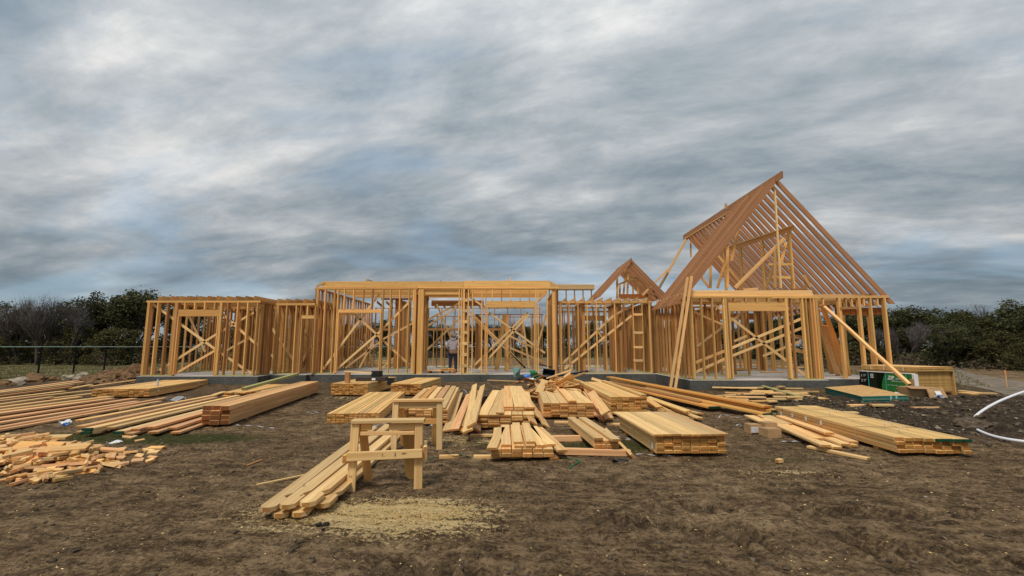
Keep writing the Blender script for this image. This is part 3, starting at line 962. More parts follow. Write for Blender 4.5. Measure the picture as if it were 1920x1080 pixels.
def lumber_stack(label, cat, FL, ang, L, ncol, rows, pw, t, mat, jit=.03, gap=.006, bearers=True, group=None, ragged=0.0, over=None, straps=(), tags=(), z=None, skew=0.0, name='lumber_stack'):
    """planks laid flat: FL = front left corner on the ground, ang = heading of the planks from +Y towards +X; rows = planks high, a number or one per column"""
    d = Vector((math.sin(ang), math.cos(ang), 0))
    e = Vector((d.y, -d.x, 0))
    FL = Vector((FL[0], FL[1], 0))
    gz = hz(FL.x + d.x * L / 2, FL.y + d.y * L / 2) if z is None else z
    mid_ = FL + d * L / 2 + e * ncol * pw / 2
    th = thing(name, label, cat, (mid_.x, mid_.y, gz), group)
    z0 = gz
    if bearers:
        for k in (.14, .86):
            q = FL + d * L * k
            board('bearer', q + e * .02 + Vector((0, 0, gz + .02)), q + e * (ncol * pw - .02) + Vector((0, 0, gz + .02)), .09, .06, STUD, th)
        z0 = gz + .05
    rw = rows if isinstance(rows, (list, tuple)) else [rows] * ncol
    top = 0
    for c_ in range(ncol):
        for r_ in range(rw[c_]):
            o1 = R.uniform(-jit, jit) + (R.uniform(-ragged, ragged) if r_ == rw[c_] - 1 else 0)
            o2 = R.uniform(-jit, jit)
            side = R.uniform(-.004, .004)
            q = FL + e * ((c_ + .5) * pw + side + skew * r_) + Vector((0, 0, z0 + (r_ + .5) * t))
            LL = L + (over if over and r_ == rw[c_] - 1 else 0)
            st = round((o2 - o1 + LL) / .02) * .02
            board('plank', q + d * (o1 - (over * .5 if over and r_ == rw[c_] - 1 else 0)), q + d * (o1 - (over * .5 if over and r_ == rw[c_] - 1 else 0) + st), pw - gap - .003 - R.uniform(0, .004), t - .003, mat, th)
            top = max(top, z0 + (r_ + 1) * t)
    h = max(rw) * t
    Wd = ncol * pw
    for k in straps:
        q = FL + d * L * k
        bm = bmesh.new()
        o_ = .006
        pts = [q - e * o_ + Vector((0, 0, z0)), q - e * o_ + Vector((0, 0, z0 + h + o_)), q + e * (Wd + o_) + Vector((0, 0, z0 + h + o_)), q + e * (Wd + o_) + Vector((0, 0, z0))]
        for a_, b_ in zip(pts, pts[1:]):
            vv = [bm.verts.new(p_ - WL[th]) for p_ in (a_ - d * .008, b_ - d * .008, b_ + d * .008, a_ + d * .008)]
            bm.faces.new(vv)
        r_ = bmesh.ops.solidify(bm, geom=bm.faces[:], thickness=.003)
        o = bpy.data.objects.new('strap', mesh_from(bm, 'strap', WHITE))
        C.objects.link(o)
        o.parent = th
    for k, s_, hh in tags:                         # paper tags on the long side
        q = FL + d * L * k + e * (-.008 if s_ < 0 else Wd + .008) + Vector((0, 0, z0 + h * hh))
        board('paper_tag', q - d * .03, q + d * .03, .075, .004, WHITE, th, up=(e.x, e.y, 0))
    return dict(th=th, FL=FL, d=d, e=e, top=top, W=Wd, L=L)


def on_stack(S, s0, a0, s1, a1, wd, t, mat, label, z=0, group=None, cat='board', name='loose_board', z2=None):
    """a loose board lying on a stack: from (s0 along, a0 across) to (s1, a1)"""
    p0 = S['FL'] + S['d'] * s0 + S['e'] * a0 + Vector((0, 0, S['top'] + t / 2 + z + .002))
    p1 = S['FL'] + S['d'] * s1 + S['e'] * a1 + Vector((0, 0, S['top'] + t / 2 + (z if z2 is None else z2) + .002))
    o = board(name, p0, p1, wd, t, mat)
    return tag(o, label, cat, group)


def heading(a, b):
    return math.atan2(b[0] - a[0], b[1] - a[1])


def loose(px0, py0, px1, py1, label, z0=.03, z1=None, wd=.14, t=.04, mat=PALE, group=None, cat='board', name='loose_board', ext=0.0, bow=0.0, roll=0.0):
    z1 = z0 if z1 is None else z1
    a, b = G(px0, py0, z0), G(px1, py1, z1)
    a.z += hz(a.x, a.y)
    b.z += hz(b.x, b.y)
    if ext:
        a = a + (a - b).normalized() * ext
    up = Vector((math.sin(roll), 0, math.cos(roll)))
    o = board(name, a, b, wd, t, mat, up=up, bow=bow)
    return tag(o, label, cat, group)


# left banded bundle in front of the left wing
a_ = heading((-11.26, 13.91), (-11.75, 17.2))
S1 = lumber_stack('banded flat bundle of yellow boards on the ground before the left wing', 'lumber bundle', (-12.75, 14.1), math.radians(-11), 4.0, 11, 6, .14, .042, YEL, jit=.02, straps=(.25, .75), tags=((.12, 1, .6), (.8, 1, .6)))

# squared timbers, three across
S2 = lumber_stack('stack of long squared reddish timbers three wide and four high', 'timber stack', (-6.13, 9.2), math.radians(-8.5), 6.5, 3, [4, 4, 4],   .18, .092, TIMB, jit=.05, ragged=.02, bearers=True)

# banded stacks near the slab
S7 = lumber_stack('banded stack of short studs with a dark block and cartons on top', 'lumber stack', (-5.75, 14.75), math.radians(2), 3.2, 10, 7, .118, .052, YEL, jit=.015, straps=(.5,))
S8 = lumber_stack('banded stack of short studs just in front of the doorway pallet', 'lumber stack', (-3.9, 14.9), math.radians(4), 2.9, 8, 7, .125, .05, YEL, jit=.02, ragged=.08)
S9 = lumber_stack('wide flush stack of pale studs left of the sawhorses', 'lumber stack', (-3.86, 9.75), math.radians(-6.5), 4.6, 12, [5] * 12, .089, .041, YEL, jit=.008, bearers=False)
for k in range(12):
    pass
S10 = lumber_stack('stack of pale planks directly behind the rear sawhorse', 'lumber stack', (-2.3, 9.5), math.radians(-4), 5.2, 6, 6, .165, .046, PALE, jit=.05)
for i, (s0, a0, s1, a1) in enumerate(((-.1, .1, 4.4, .05), (.35, .27, 5.3, .22), (.1, .48, 4.9, .40), (.25, .66, 5.4, .62), (.0, .86, 5.2, .82))):
    on_stack(S10, s0, a0, s1, a1, .15, .04, (PALE, STUD, PALE, PINK, PALE)[i], f'{ORD[i]} loose plank from the left on top of the stack behind the rear sawhorse', z=0 if i != 1 else .001, group='loose planks on the stack behind the rear sawhorse')

# boards slumped between two stacks
for i, (x0, y0, x1, y1, z0, z1, ml) in enumerate(((838, 806, 863, 738, .04, .12, 'pale'), (852, 806, 880, 740, .10, .18, 'yellow'), (869, 800, 886, 736, .06, .2, 'pale'), (877, 808, 890, 722, .22, .30, 'pale'), (884, 797, 905, 724, .30, .34, 'twisted pale'), (893, 806, 898, 735, .10, .2, 'pale'), (870, 810, 884, 760, .03, .03, 'pale'))):
    loose(x0, y0, x1, y1, f'{ORD[i]} of the {ml} planks slumped against the left of the tall splayed stack', z0, z1, .17, .04, (PALE, PINK, PALE, PALE, PALE, PINK, STUD)[i], 'planks slumped beside the splayed stack', roll=(-.15, -.1, .3, -.35, -.5, .5, 0)[i])

# wide plank stack with boards fanned on top
S12 = lumber_stack('wide plank stack with loose boards fanned out on top', 'lumber stack', (-.68, 8.95), math.radians(1.0), 4.9, 5, 6, .222, .042, PALE, jit=.035)
for i, (s0, a0, s1, a1, zz) in enumerate(((-.02, .45, 4.9, .36, 0), (.45, .60, 5.3, .46, 0), (.42, .82, 5.3, .64, 0), (.48, 1.03, 5.25, .80, 0), (.5, .60, 5.4, .44, .042), (.5, .82, 5.4, .62, .042), (.44, 1.03, 5.35, .78, .042))):
    on_stack(S12, s0, a0, s1, a1, .2 if i else .15, .04, PALE, f'{ORD[i]} pale board fanned out on top of the wide plank stack', z=zz, group='boards fanned on the wide plank stack')
for i, (x0, y0, x1, y1, z0, z1) in enumerate(((1006, 782, 972, 733, .14, .3), (1018, 790, 985, 740, .06, .25), (1024, 800, 1008, 770, .03, .03), (1000, 792, 980, 748, .22, .33))):
    loose(x0, y0, x1, y1, f'{ORD[i]} splintered plank slipping off the right of the wide plank stack', z0, z1, .16, .04, PALE, 'planks slipping off the wide stack', roll=.5)

S13 = lumber_stack('stack of broad pale planks in the middle of the yard', 'lumber stack', (.67, 10.2), math.radians(1.2), 4.8, 6, [6, 6, 6, 7, 6, 6], .187, .052, PALE, jit=.03)
for i, (x0, y0, x1, y1, z0, z1, wd) in enumerate(((1118, 765, 1092, 732, .24, .26, .06), (1121, 782, 1100, 738, .12, .16, .14), (1136, 776, 1108, 735, .26, .34, .2), (1128, 788, 1110, 752, .06, .1, .14), (1143, 785, 1122, 750, .1, .2, .18), (1121, 768, 1096, 730, .3, .3, .05), (1131, 790, 1122, 772, .03, .03, .14))):
    loose(x0, y0, x1, y1, f'{ORD[i]} tumbled plank wedged between the two middle stacks', z0, z1, wd, .04, (PALE, PINK)[i % 2], 'tumbled planks between the two middle stacks', roll=(.2, .4, -.5, .6, -.2, 1.2, 0)[i])
S15 = lumber_stack('square cut stack of eight plank layers beside the long orange boards', 'lumber stack', (2.26, 10.72), math.radians(-.5), 4.5, 6, [8, 8, 8, 8, 8, 9], .142, .05, YEL, jit=.02)

# low front stack
S16 = lumber_stack('low front stack of short planks with boards splayed on top', 'lumber stack', (-.3, 6.6), math.radians(-1), 1.7, 6, 2, .148, .058, PALE, jit=.02)
for i, (s0, a0, s1, a1, zz, wd) in enumerate(((-.10, .02, 1.5, .14, .0, .14), (.1, .22, 1.75, .21, .0, .145), (.03, .40, 1.75, .38, .0, .14), (.02, .56, 1.7, .54, .0, .14), (.06, .72, 1.6, .64, .0, .13), (.12, .86, 1.6, .70, .0, .14), (-.05, 1.0, 1.5, .78, -.045, .145), (.08, .39, 1.72, .40, .041, .13), (.10, .57, 1.7, .57, .041, .135))):
    on_stack(S16, s0, a0, s1, a1, wd, .04, PALE, f'{ORD[i]} short plank splayed on top of the low front stack', z=zz, z2=max(zz, .0), group='planks splayed on the low front stack')
tag(board('loose_board', G(1040, 861, .02), G(1016, 826, .05), .13, .04, HEART), 'dark board lying against the right foot of the low front stack', 'board')

# two bearers with a small bundle on them
for i, (x0, x1, py, lab) in enumerate(((1033, 1092, 822, 'reddish square bearer lying behind the small plank bundle'), (1045, 1182, 847, 'long reddish bearer lying under the front of the small plank bundle'))):
    loose(x0, py, x1, py, lab, .05, wd=.09, t=.09, mat=PINK, cat='timber', name='bearer_timber')
S17 = lumber_stack('small bundle of planks resting across two reddish bearers', 'lumber bundle', (1.2, 6.93), math.radians(-4), 2.0, 2, 2, .19, .055, PALE, jit=.01, bearers=False, z=hz(1.4, 7) + .09)
on_stack(S17, -.02, .07, 2.0, .07, .14, .042, PALE, 'left plank of the pair on top of the small bundle')
on_stack(S17, -.12, .3, 1.95, .27, .14, .042, PALE, 'right plank of the pair on top of the small bundle, sticking out in front')
loose(1187, 858, 1138, 808, 'single board leaning on the right side of the small bundle', .03, .14, .09, .04, PALE, roll=.9)

# big banded bundle
S18 = lumber_stack('big square banded bundle of planks, nearest of the bundles in front', 'lumber bundle', (2.07, 6.8), math.radians(-1.2), 2.05, 8, 5, .128, .05, YEL, jit=.018, straps=(.12, .55), tags=((.06, -1, .35),))
for k in range(8):
    on_stack(S18, -.06 + R.uniform(-.02, .02), .02 + k * .138, 2.2, .0 + k * .138, .136, .034, PALE, f'{ORD[k]} plank from the left in the overhanging top layer of the big front bundle', group='top layer of the big front bundle')

# long banded bundle to the right
S21 = lumber_stack('long low banded bundle with green ends and paper tags, far right of the lumber', 'lumber bundle', (5.62, 6.88), math.radians(4.2), 3.55, 8, [4, 4, 4, 4, 4, 4, 4, 4], .125, .055, YEL, jit=.04, straps=(.25, .55, .86), tags=((.93, -1, .4), (.8, -1, .55), (.66, -1, .6), (.52, -1, .6)), bearers=True, skew=-.004)
for k in range(4):
    q = S21['FL'] + S21['e'] * ((k + 4.5) * .125) + S21['d'] * (-.048) + Vector((0, 0, S21['top'] - .027))
    board('painted_end', q - S21['d'] * .004, q + S21['d'] * .02,   .113, .046, GREENEND, S21['th'])
for i, (px, py) in enumerate(((1562, 778), (1666, 803), (1694, 812))):
    q = G(px, py, S21['top'])
    bm = bmesh.new()
    prev = None
    for k in range(9):
        a = k / 8 * math.pi * 1.3
        v0 = bm.verts.new((math.cos(a) * .07, -.008, .07 + math.sin(a) * .06))
        v1 = bm.verts.new((math.cos(a) * .07, .008, .07 + math.sin(a) * .06))
        if prev:
            bm.faces.new((prev[0], v0, v1, prev[1]))
        prev = (v0, v1)
    bmesh.ops.solidify(bm, geom=bm.faces[:], thickness=.004)
    place('strap_end', mesh_from(bm, 'strap_end', WHITE), Matrix.Translation(q - Vector((0, 0, .03))), S21['th'])
for i, (x0, y0, x1, y1, z0, z1) in enumerate(((1600, 828, 1474, 783, .06, .06), (1585, 833, 1450, 787, .06, .06), (1548, 836, 1432, 785, .10, .08), (1534, 822, 1420, 776, .12, .06), (1600, 834, 1470, 797, .03, .03), (1570, 838, 1440, 796, .03, .03), (1555, 813, 1462, 781, .14, .12))):
    loose(x0, y0, x1, y1, f'{ORD[i]} loose plank lying along the left of the long banded bundle', z0, z1, .15, .042, PALE, 'loose planks left of the long banded bundle')
loose(1628, 858, 1515, 836, 'single short board lying alone in front of the long banded bundle', .03, wd=.09, mat=PALE)

# long laminated boards, green ends, running back to the slab
def lam(x0, y0, x1, y1, z0, z1, wd, t, lab, mat=LVL, green=True):
    a, b = G(x0, y0, z0), G(x1, y1, z1)
    o = board('laminated_board', a, b, wd, t, mat)
    tag(o, lab, 'board', 'long laminated boards with green ends')
    if green:
        d = (b - a).normalized()
        M = frame(a + d * .004, d)
        g = bpy.data.objects.new('painted_end', box_mesh(.03, wd + .003, t + .003, GREENEND))
        C.objects.link(g)
        g.parent = o
        g.location = (-(b - a).length / 2 + .012, 0, 0)
    return o


lam(1440, 777, 1140, 716, .10, .32, .26, .05, 'lowest of the three long orange laminated boards with green ends')
lam(1456, 771, 1150, 711, .16, .38, .26, .05, 'middle of the three long orange laminated boards with green ends')
lam(1440, 763, 1142, 707, .24, .44, .24, .05, 'topmost of the three long orange laminated boards', green=False)
lam(1340, 764, 1136, 717, .10, .30, .34, .05, 'shorter reddish laminated board with a green end')
lam(1316, 754, 1146, 717, .16, .33, .24, .05, 'reddish board lying on the shorter laminated board', HEART, False)
lam(1350, 752, 1215, 727, .19, .27, .18, .04, 'pale plank lying along the shorter laminated board', PALE, False)
for i, (x0, y0, x1, y1, z0, z1, wd) in enumerate(((1312, 783, 1214, 745, .08, .06, .14), (1290, 772, 1215, 744, .14, .12, .14), (1296, 784, 1216, 758, .05, .05, .12), (1236, 763, 1213, 748, .22, .26, .16), (1240, 770, 1214, 756, .14, .14, .14), (1262, 772, 1222, 754, .06, .08, .14), (1288, 777, 1262, 768, .03, .03, .14), (1313, 774, 1285, 768, .05, .03, .16), (1258, 786, 1215, 769, .03, .03, .1))):
    loose(x0, y0, x1, y1, f'{ORD[i]} jumbled plank between the eight layer stack and the orange boards', z0, z1, wd, .04, (PALE, YEL)[i % 2], 'jumbled planks beside the orange boards', roll=(.1, -.2, .3, -.1, .2, .5, 0, .1, 0)[i])
# under the laminated boards near the right bundle
for i, (x0, y0, x1, y1) in enumerate(((1475, 797, 1430, 776), (1455, 800, 1405, 778))):
    loose(x0, y0, x1, y1, f'{ORD[i]} wide plank poking out under the orange boards', .08, wd=.2)

# ---- far left: long boards lying side by side
L4 = [(-90, 745, 146, 716.5, .20, .24, .14, 1), (-90, 748, 156, 719, .17, .2, .14, 0), (-90, 754, 133, 727, .20, .22, .14, 2), (133, 729, 171, 724, .12, .12, .14, 0), (171, 725, 318, 709, .16, .18, .16, 0), (83, 743, 186, 730.5, .12, .14, .14, 0), (98, 748, 186, 737, .08, .1, .14, 0),
      (-90, 763, 86, 742.5, .18, .18, .15, 1), (-90, 772, 97, 746, .15, .15, .14, 0), (-90, 781, 208, 744, .20, .18, .2, 0), (-90, 788, 208, 748, .16, .14, .2, 1), (-90, 798, 252, 748, .14, .12, .17, 1), (-90, 806, 257, 752, .10, .09, .14, 1), (-90, 818, 311, 746, .07, .07, .14, 1), (-90, 824, 300, 753, .03, .03, .12, 1),
      (-90, 778, 150, 745, .10, .1, .16, 0), (-90, 792, 200, 752, .06, .06, .16, 1), (-90, 760, 120, 735, .08, .08, .16, 0), (-90, 750, 140, 724, .08, .1, .2, 0)]
for i, (x0, y0, x1, y1, z0, z1, wd, k) in enumerate(L4):
    loose(x0, y0, x1, y1, f'{ORD[i]} long board among those running off the left edge of the photo', z0, z1, wd, .045, (PALE, PINK, HEART)[k], 'long boards running off the left edge')
loose(224, 768, 281, 757, 'thin short stick between the two spreads of long boards', .03, wd=.05, mat=PALE)

# ---- long boards beside the squared timbers
L3 = [(148, 792, 404, 741, .10, .10, .14, 0), (150, 801, 404, 745, .12, .12, .14, 1), (163, 806, 446, 741, .13, .13, .16, 0), (161, 812, 448, 744, .08, .08, .16, 0), (208, 804, 452, 745, .1, .1, .14, 0), (221, 813, 470, 746, .07, .07, .15, 0), (254, 805, 490, 744, .1, .12, .15, 1), (241, 816, 480, 750, .03, .03, .16, 1), (283, 802, 505, 740, .13, .14, .17, 1), (287, 812, 500, 746, .06, .06, .17, 1), (323, 803, 525, 739, .12, .12, .16, 1), (329, 812, 535, 742, .05, .05, .16, 1), (310, 806, 500, 748, .03, .03, .14, 0)]
for i, (x0, y0, x1, y1, z0, z1, wd, k) in enumerate(L3):
    o = loose(x0, y0, x1, y1, f'{ORD[i]} long board from the left in the spread beside the squared timbers', z0, z1, wd, .042, (PALE, PINK)[k], 'long boards spread beside the squared timbers')
    if i in (2, 3, 5):
        a, b = G(x0, y0, z0), G(x1, y1, z1)
        g = bpy.data.objects.new('painted_end', box_mesh(.05, wd + .004, .046, GREENEND))
        C.objects.link(g)
        g.parent = o
        g.location = (-(b - a).length / 2 + .015, 0, 0)
loose(152, 811, 440, 748, 'long board with a green painted end under the left spread', .04, wd=.16)

# small stacks between
S6 = lumber_stack('low stack of yellow battens between the long boards and the slab', 'lumber stack', (-8.9, 14.3), math.radians(-10), 3.0, 8, 3, .14, .045, YEL, jit=.12, ragged=.2)
loose(457, 729, 557, 707, 'greenish treated board lying across the low batten stack', .32, .4, .14, .09, TREAT)
for i, (x0, y0, x1, y1) in enumerate(((383, 722, 448, 718), (390, 719, 456, 716), (402, 741, 420, 735))):
    loose(x0, y0, x1, y1, f'{ORD[i]} thin batten on the dirt in front of the slab', .05, wd=.16, mat=PALE)

# ---- near the gabled wing
for i, (x0, y0, x1, y1, z0, wd, mt) in enumerate(((1301, 722, 1330, 722, .12, .14, PALE), (1328, 723, 1464, 724, .13, .2, PALE), (1344, 733, 1440, 734.5, .06, .2, PALE), (1300, 727, 1380, 727, .06, .18, PALE), (1545, 753, 1490, 742, .04, .3, YEL), (1500, 752, 1430, 731, .1, .1, TREAT), (1500, 747, 1430, 741, .08, .14, PALE))):
    loose(x0, y0, x1, y1, f'{ORD[i]} board lying before the slab of the gabled wing', z0, None, wd, .04, mt)
for i in range(26):
    px, py = R.uniform(1362, 1500), R.uniform(737, 762)
    q = G(px, py)
    a = R.uniform(-.5, .5)
    l = R.uniform(.3, 1.5)
    v_ = Vector((math.cos(a), math.sin(a), R.uniform(-.03, .03))) * l / 2
    q.z = hz(q.x, q.y) + R.uniform(.03, .16)
    tag(board('scrap_board', q - v_, q + v_, R.choice((.09, .14, .14, .2)), .04, R.choice((PALE, PALE, YEL))), 'scrap board in the low heap before the gabled wing', 'scrap board', 'scrap boards before the gabled wing')
for i, (px, py, l, a, lab) in enumerate(((1442, 747, .6, .1, 'dark'), (1516, 769, .45, -.2, ''), (1606, 768, .4, .05, ''), (1654, 774, .5, 0, ''), (1592, 783, .35, -.15, ''), (1738, 771, .7, .02, ''), (1598, 741, .3, .3, ''), (1461, 862, .1, .5, ''))):
    if lab:
        continue
    q = G(px, py, .06)
    q.z = hz(q.x, q.y) + .035
    v_ = Vector((math.cos(a), math.sin(a), 0)) * l / 2
    tag(board('scrap_board', q - v_, q + v_, .12 if l > .2 else .06, .05, PALE), f'{ORD[i]} single offcut lying on the turned soil by the long bundle', 'scrap board', 'offcuts on the turned soil')

# boards leaning on the frame
for i, (a, b) in enumerate(((D(1297, 518, 16.2), D(1266, 729, 15.75)), (D(1289, 520, 16.2), D(1257, 727, 15.75)))):
    tag(board('leaning_board', b, a, .09, .045, PALE, up=(0, 1, 0)), f'{("right", "left")[i]} of the two tall boards leaning on the left corner of the gabled wing', 'board')
tag(board('leaning_board', D(1545, 575, 16.9), G(1705, 721, .45), .1, .09, PALE, up=(0, 1, 0)), 'long pale prop running from the wing corner down over the green wrapped stack', 'board')


def rafter_tail_mesh(L, wd, t, mat):
    """board with a notch and a clipped tip, flat in XY"""
    pts = [(-L / 2, -wd * .22), (-L / 2 + .045, -wd / 2), (-L / 2 + .27, -wd / 2), (-L / 2 + .33, -wd * .16), (-L / 2 + .43, -wd / 2), (L / 2, -wd / 2), (L / 2, wd / 2), (-L / 2 + .05, wd / 2), (-L / 2, wd * .22)]
    bm = bmesh.new()
    f = bm.faces.new([bm.verts.new((x_, y_, -t / 2)) for x_, y_ in pts])
    r = bmesh.ops.extrude_face_region(bm, geom=[f])
    for q in r['geom']:
        if isinstance(q, bmesh.types.BMVert):
            q.co.z = t / 2
    bmesh.ops.recalc_face_normals(bm, faces=bm.faces[:])
    return mesh_from(bm, 'rafter_board', mat)


for i, (x0, y0, x1, y1) in enumerate(((1597, 719, 1541, 572), (1577, 719, 1531, 590), (1563, 714, 1526, 560), (1588, 716, 1546, 610))):
    b = G(x0, y0, .1)
    a = D(x1, y1, 16.95)
    me_ = rafter_tail_mesh((a - b).length, .17, .042, STUD if i != 1 else PALE)
    o = place('rafter_board', me_, frame((a + b) / 2, a - b, ((.55, .83, 0), (.75, .66, 0), (.2, 1, 0), (.8, .6, 0))[i]))
    tag(o, f'{ORD[i]} notched rafter board leaning on the right corner post of the gabled wing', 'rafter board', 'notched rafters leaning on the corner post')

# six notched rafters lying on the ground under the front sawhorse
ends = ((499, 955, 688, 811, .10, .10), (522, 968, 700, 812, .03, .03), (535, 950, 712, 812, .12, .12), (558, 964, 722, 812, .05, .03), (573, 947, 735, 812, .13, .12), (601, 950, 752, 810, .07, .05))
for i, (x0, y0, x1, y1, z0, z1) in enumerate(ends):
    a, b = G(x0, y0, z0), G(x1, y1, z1)
    b = a + (b - a).normalized() * 4.3
    a.z += hz(a.x, a.y)
    b.z += hz(b.x, b.y)
    me_ = rafter_tail_mesh(4.3, .145, .042, PALE)
    M = frame((a + b) / 2, b - a) @ Matrix.Translation((4.3 / 2 - (b - a).length / 2, 0, 0))
    M = M @ Matrix.Rotation(math.pi if False else 0, 4, 'X')
    tag(place('rafter_board', me_, M), f'{ORD[i]} notched rafter from the left lying on the ground under the front sawhorse', 'rafter board', 'notched rafters under the front sawhorse')
loose(481, 911, 577, 889, 'thin stick lying alone left of the notched rafters', .015, wd=.03, t=.02, mat=PALE)
loose(463, 873, 492, 864, 'thin dark stick on the bare dirt in the foreground', .015, wd=.03, t=.015, mat=HEART)


# ------------------------------------------------------------------ sawhorses
def sawhorse(label, ax, bx, w_top, h, front=True):
    """ax, bx: ground points under the left and right near legs"""
    a, b = Vector((*ax, 0)), Vector((*bx, 0))
    d = (b - a).normalized()
    nrm = Vector((-d.y, d.x, 0))                 # away from the camera
    gz = min(hz(a.x, a.y), hz(b.x, b.y))
    mid_ = (a + b) / 2
    th = thing('sawhorse', label, 'sawhorse', (mid_.x, mid_.y, gz))
    W_ = (b - a).length
    at2 = lambda s, k, z: a + d * s + nrm * k + Vector((0, 0, gz + z))
    spread = .36
    inn = .012
    lw = .092
    for s, sn in ((0, 1), (W_, -1)):
        board('leg', at2(s, -.0, 0), at2(s + sn * inn, spread * .10, h - .045), lw, .042, PALE, th, up=nrm)
        if front and sn < 0:
            q = rafter_tail_mesh(h * .80, .17, .045, STUD)
            a0, a1 = at2(s - .10, spread * .95, .04), at2(s - .13, spread * .45, h * .82)
            place('leg', q, frame((a0 + a1) / 2, a1 - a0, nrm), th)
        else:
            board('leg', at2(s + sn * .11, spread, 0), at2(s + sn * .07, spread * .3, h - .05), lw, .042, STUD, th, up=nrm)
    zt = h
    k0 = spread * .10
    board('top_rail', at2(-.03, k0 + .02, zt - .02), at2(W_ + .05, k0 + .02, zt - .02), .14, .042, PALE, th)
    if front:
        board('rail', at2(.07, k0 + .01, h * .80), at2(W_ - .06, k0 + .01, h * .80), .042, .042, PALE, th)
        board('block', at2(.07, k0 + .02, h * .89), at2(.19, k0 + .02, h * .89), .04, .07, STUD, th)
        board('block', at2(W_ * .52, k0 + .02, h * .89), at2(W_ - .06, k0 + .02, h * .89), .04, .075, PALE, th)
        board('rail', at2(-.05, -.045, h * .50), at2(W_ + .045, -.045, h * .53), .095, .04, PALE, th, up=nrm)
        board('side_rail', at2(W_ + .07, -.02, h * .52), at2(W_ + .04, spread * .9, h * .52), .15, .04, PALE, th, up=d)
        board('side_rail', at2(-.075, -.06, h * .47), at2(-.03, spread * .9, h * .47), .09, .04, STUD, th, up=d)
    else:
        board('rail', at2(.05, k0 + .02, h * .88), at2(W_ - .05, k0 + .02, h * .88), .042, .10, PALE, th)
        board('rail', at2(.05, k0 + .03, h * .55), at2(W_ + .04, k0 + .03, h * .55), .042, .08, STUD, th)
    return th, at2, nrm


sh1, f1, n1_ = sawhorse('front sawhorse of pale studs standing over the notched rafters', (-1.79, 5.30), (-1.055, 5.36), .2, .775, True)
sh2, f2, n2_ = sawhorse('rear sawhorse of pale studs standing in front of the plank stack', (-1.83, 7.28), (-1.13, 7.34), .2, .775, False)


def lettering(text, size, M, mat, parent, name='lettering', shear=0.0, ext=.001, bold=0.0):
    cu = bpy.data.curves.new(name, 'FONT')
    cu.body = text
    cu.size = size
    cu.extrude = ext
    cu.shear = shear
    cu.offset = bold
    tmp = bpy.data.objects.new(name, cu)
    me_ = bpy.data.meshes.new_from_object(tmp)
    bpy.data.objects.remove(tmp)
    me_.materials.clear()
    me_.materials.append(mat)
    o = bpy.data.objects.new(name, me_)
    C.objects.link(o)
    o.parent = parent
    o.matrix_basis = Matrix.Translation(-WL[parent]) @ M
    return o


def face_mat(org, right, up):
    r, u_ = Vector(right).normalized(), Vector(up).normalized()
    nz = r.cross(u_)
    u_ = nz.cross(r)
    M = Matrix((r, u_, nz)).transposed().to_4x4()
    M.translation = org
    return M


INK = plain('grade_stamp_ink', (.05, .035, .025), .8)
dd = Vector((f1(1, 0, 0) - f1(0, 0, 0))).normalized()
lettering('1.', .05, face_mat(f1(.33, -.067, .385), dd, (0, 0, 1)), INK, sh1, 'stamp')
lettering('2', .05, face_mat(f1(.47, -.067, .39), dd, (0, 0, 1)), INK, sh1, 'stamp')
lettering('12', .045, face_mat(f1(-.03, -.015, .16), dd, (0, .2, 1)), INK, sh1, 'stamp')

# ------------------------------------------------------------------ offcut heap at the left
heap = [o for o in ()]


def offcut(px, py, l, wd, t, az, tilt, z, label='offcut lying in the heap of cut ends at the left', group='offcuts in the heap at the left', mat=None):
    q = G(px, py)
    q.z = hz(q.x, q.y) + z
    v_ = Vector((math.cos(az) * math.cos(tilt), math.sin(az) * math.cos(tilt), math.sin(tilt))) * l / 2
    o = board('offcut', q - v_, q + v_, wd, t, mat or R.choice((PALE, PALE, PALE, PINK, PINK, STUD)), up=(R.uniform(-.5, .5), R.uniform(-.5, .5), 1))
    return tag(o, label, 'offcut', group)


for i, (px, py, l, az, z) in enumerate(((60, 868, .95, .35, .12), (95, 872, .8, .3, .18), (45, 876, .7, .1, .12), (65, 878, .7, .05, .08), (20, 856, .8, .25, .14), (95, 848, .9, .12, .12), (60, 846, .6, .3, .08), (30, 838, .7, .3, .04), (130, 881, .65, .03, .05), (75, 842, .8, .1, .16), (10, 870, .9, .4, .16), (70, 866, .6, .05, .2), (120, 858, .7, -.1, .14))):
    offcut(px, py, l, .14, .042, az, R.uniform(-.05, .09), z, f'{ORD[i]} long cut board lying in the offcut heap at the left', 'long cut boards in the offcut heap')
n_off = 0
while n_off < 230:
    px, py = R.uniform(-30, 232), R.uniform(818, 906)
    r2 = ((px - 55) / 165) ** 2 + ((py - 862) / 44) ** 2
    if r2 > 1 or R.random() < r2 * .72 or (py < 846 and px > 100):
        continue
    n_off += 1
    offcut(px, py, R.choice((.06, .08, .11, .14, .19, .27, .42)), R.choice((.03, .04, .045, .06, .085)), .042, R.uniform(0, math.pi), R.uniform(-.35, .35) if r2 < .5 else R.uniform(-.1, .1), max(.024, (1 - r2) * R.uniform(.0, .22) + .02))
for i, (px, py) in enumerate(((226, 845), (233, 855), (248, 823), (274, 846), (283, 849), (288, 851), (286, 861), (281, 868), (261, 857), (246, 851), (222, 862), (210, 873), (208, 869), (225, 874), (227, 877), (191, 872), (100, 885), (55, 898), (35, 908), (75, 897), (240, 822), (262, 829), (258, 867), (293, 843), (28, 900), (45, 889), (98, 894), (70, 905), (160, 888))):
    offcut(px, py, R.uniform(.1, .24), R.choice((.045, .06, .09)), .035, R.uniform(0, math.pi), 0, .02, 'small offcut scattered on bare dirt beside the heap', 'small offcuts scattered beside the heap')

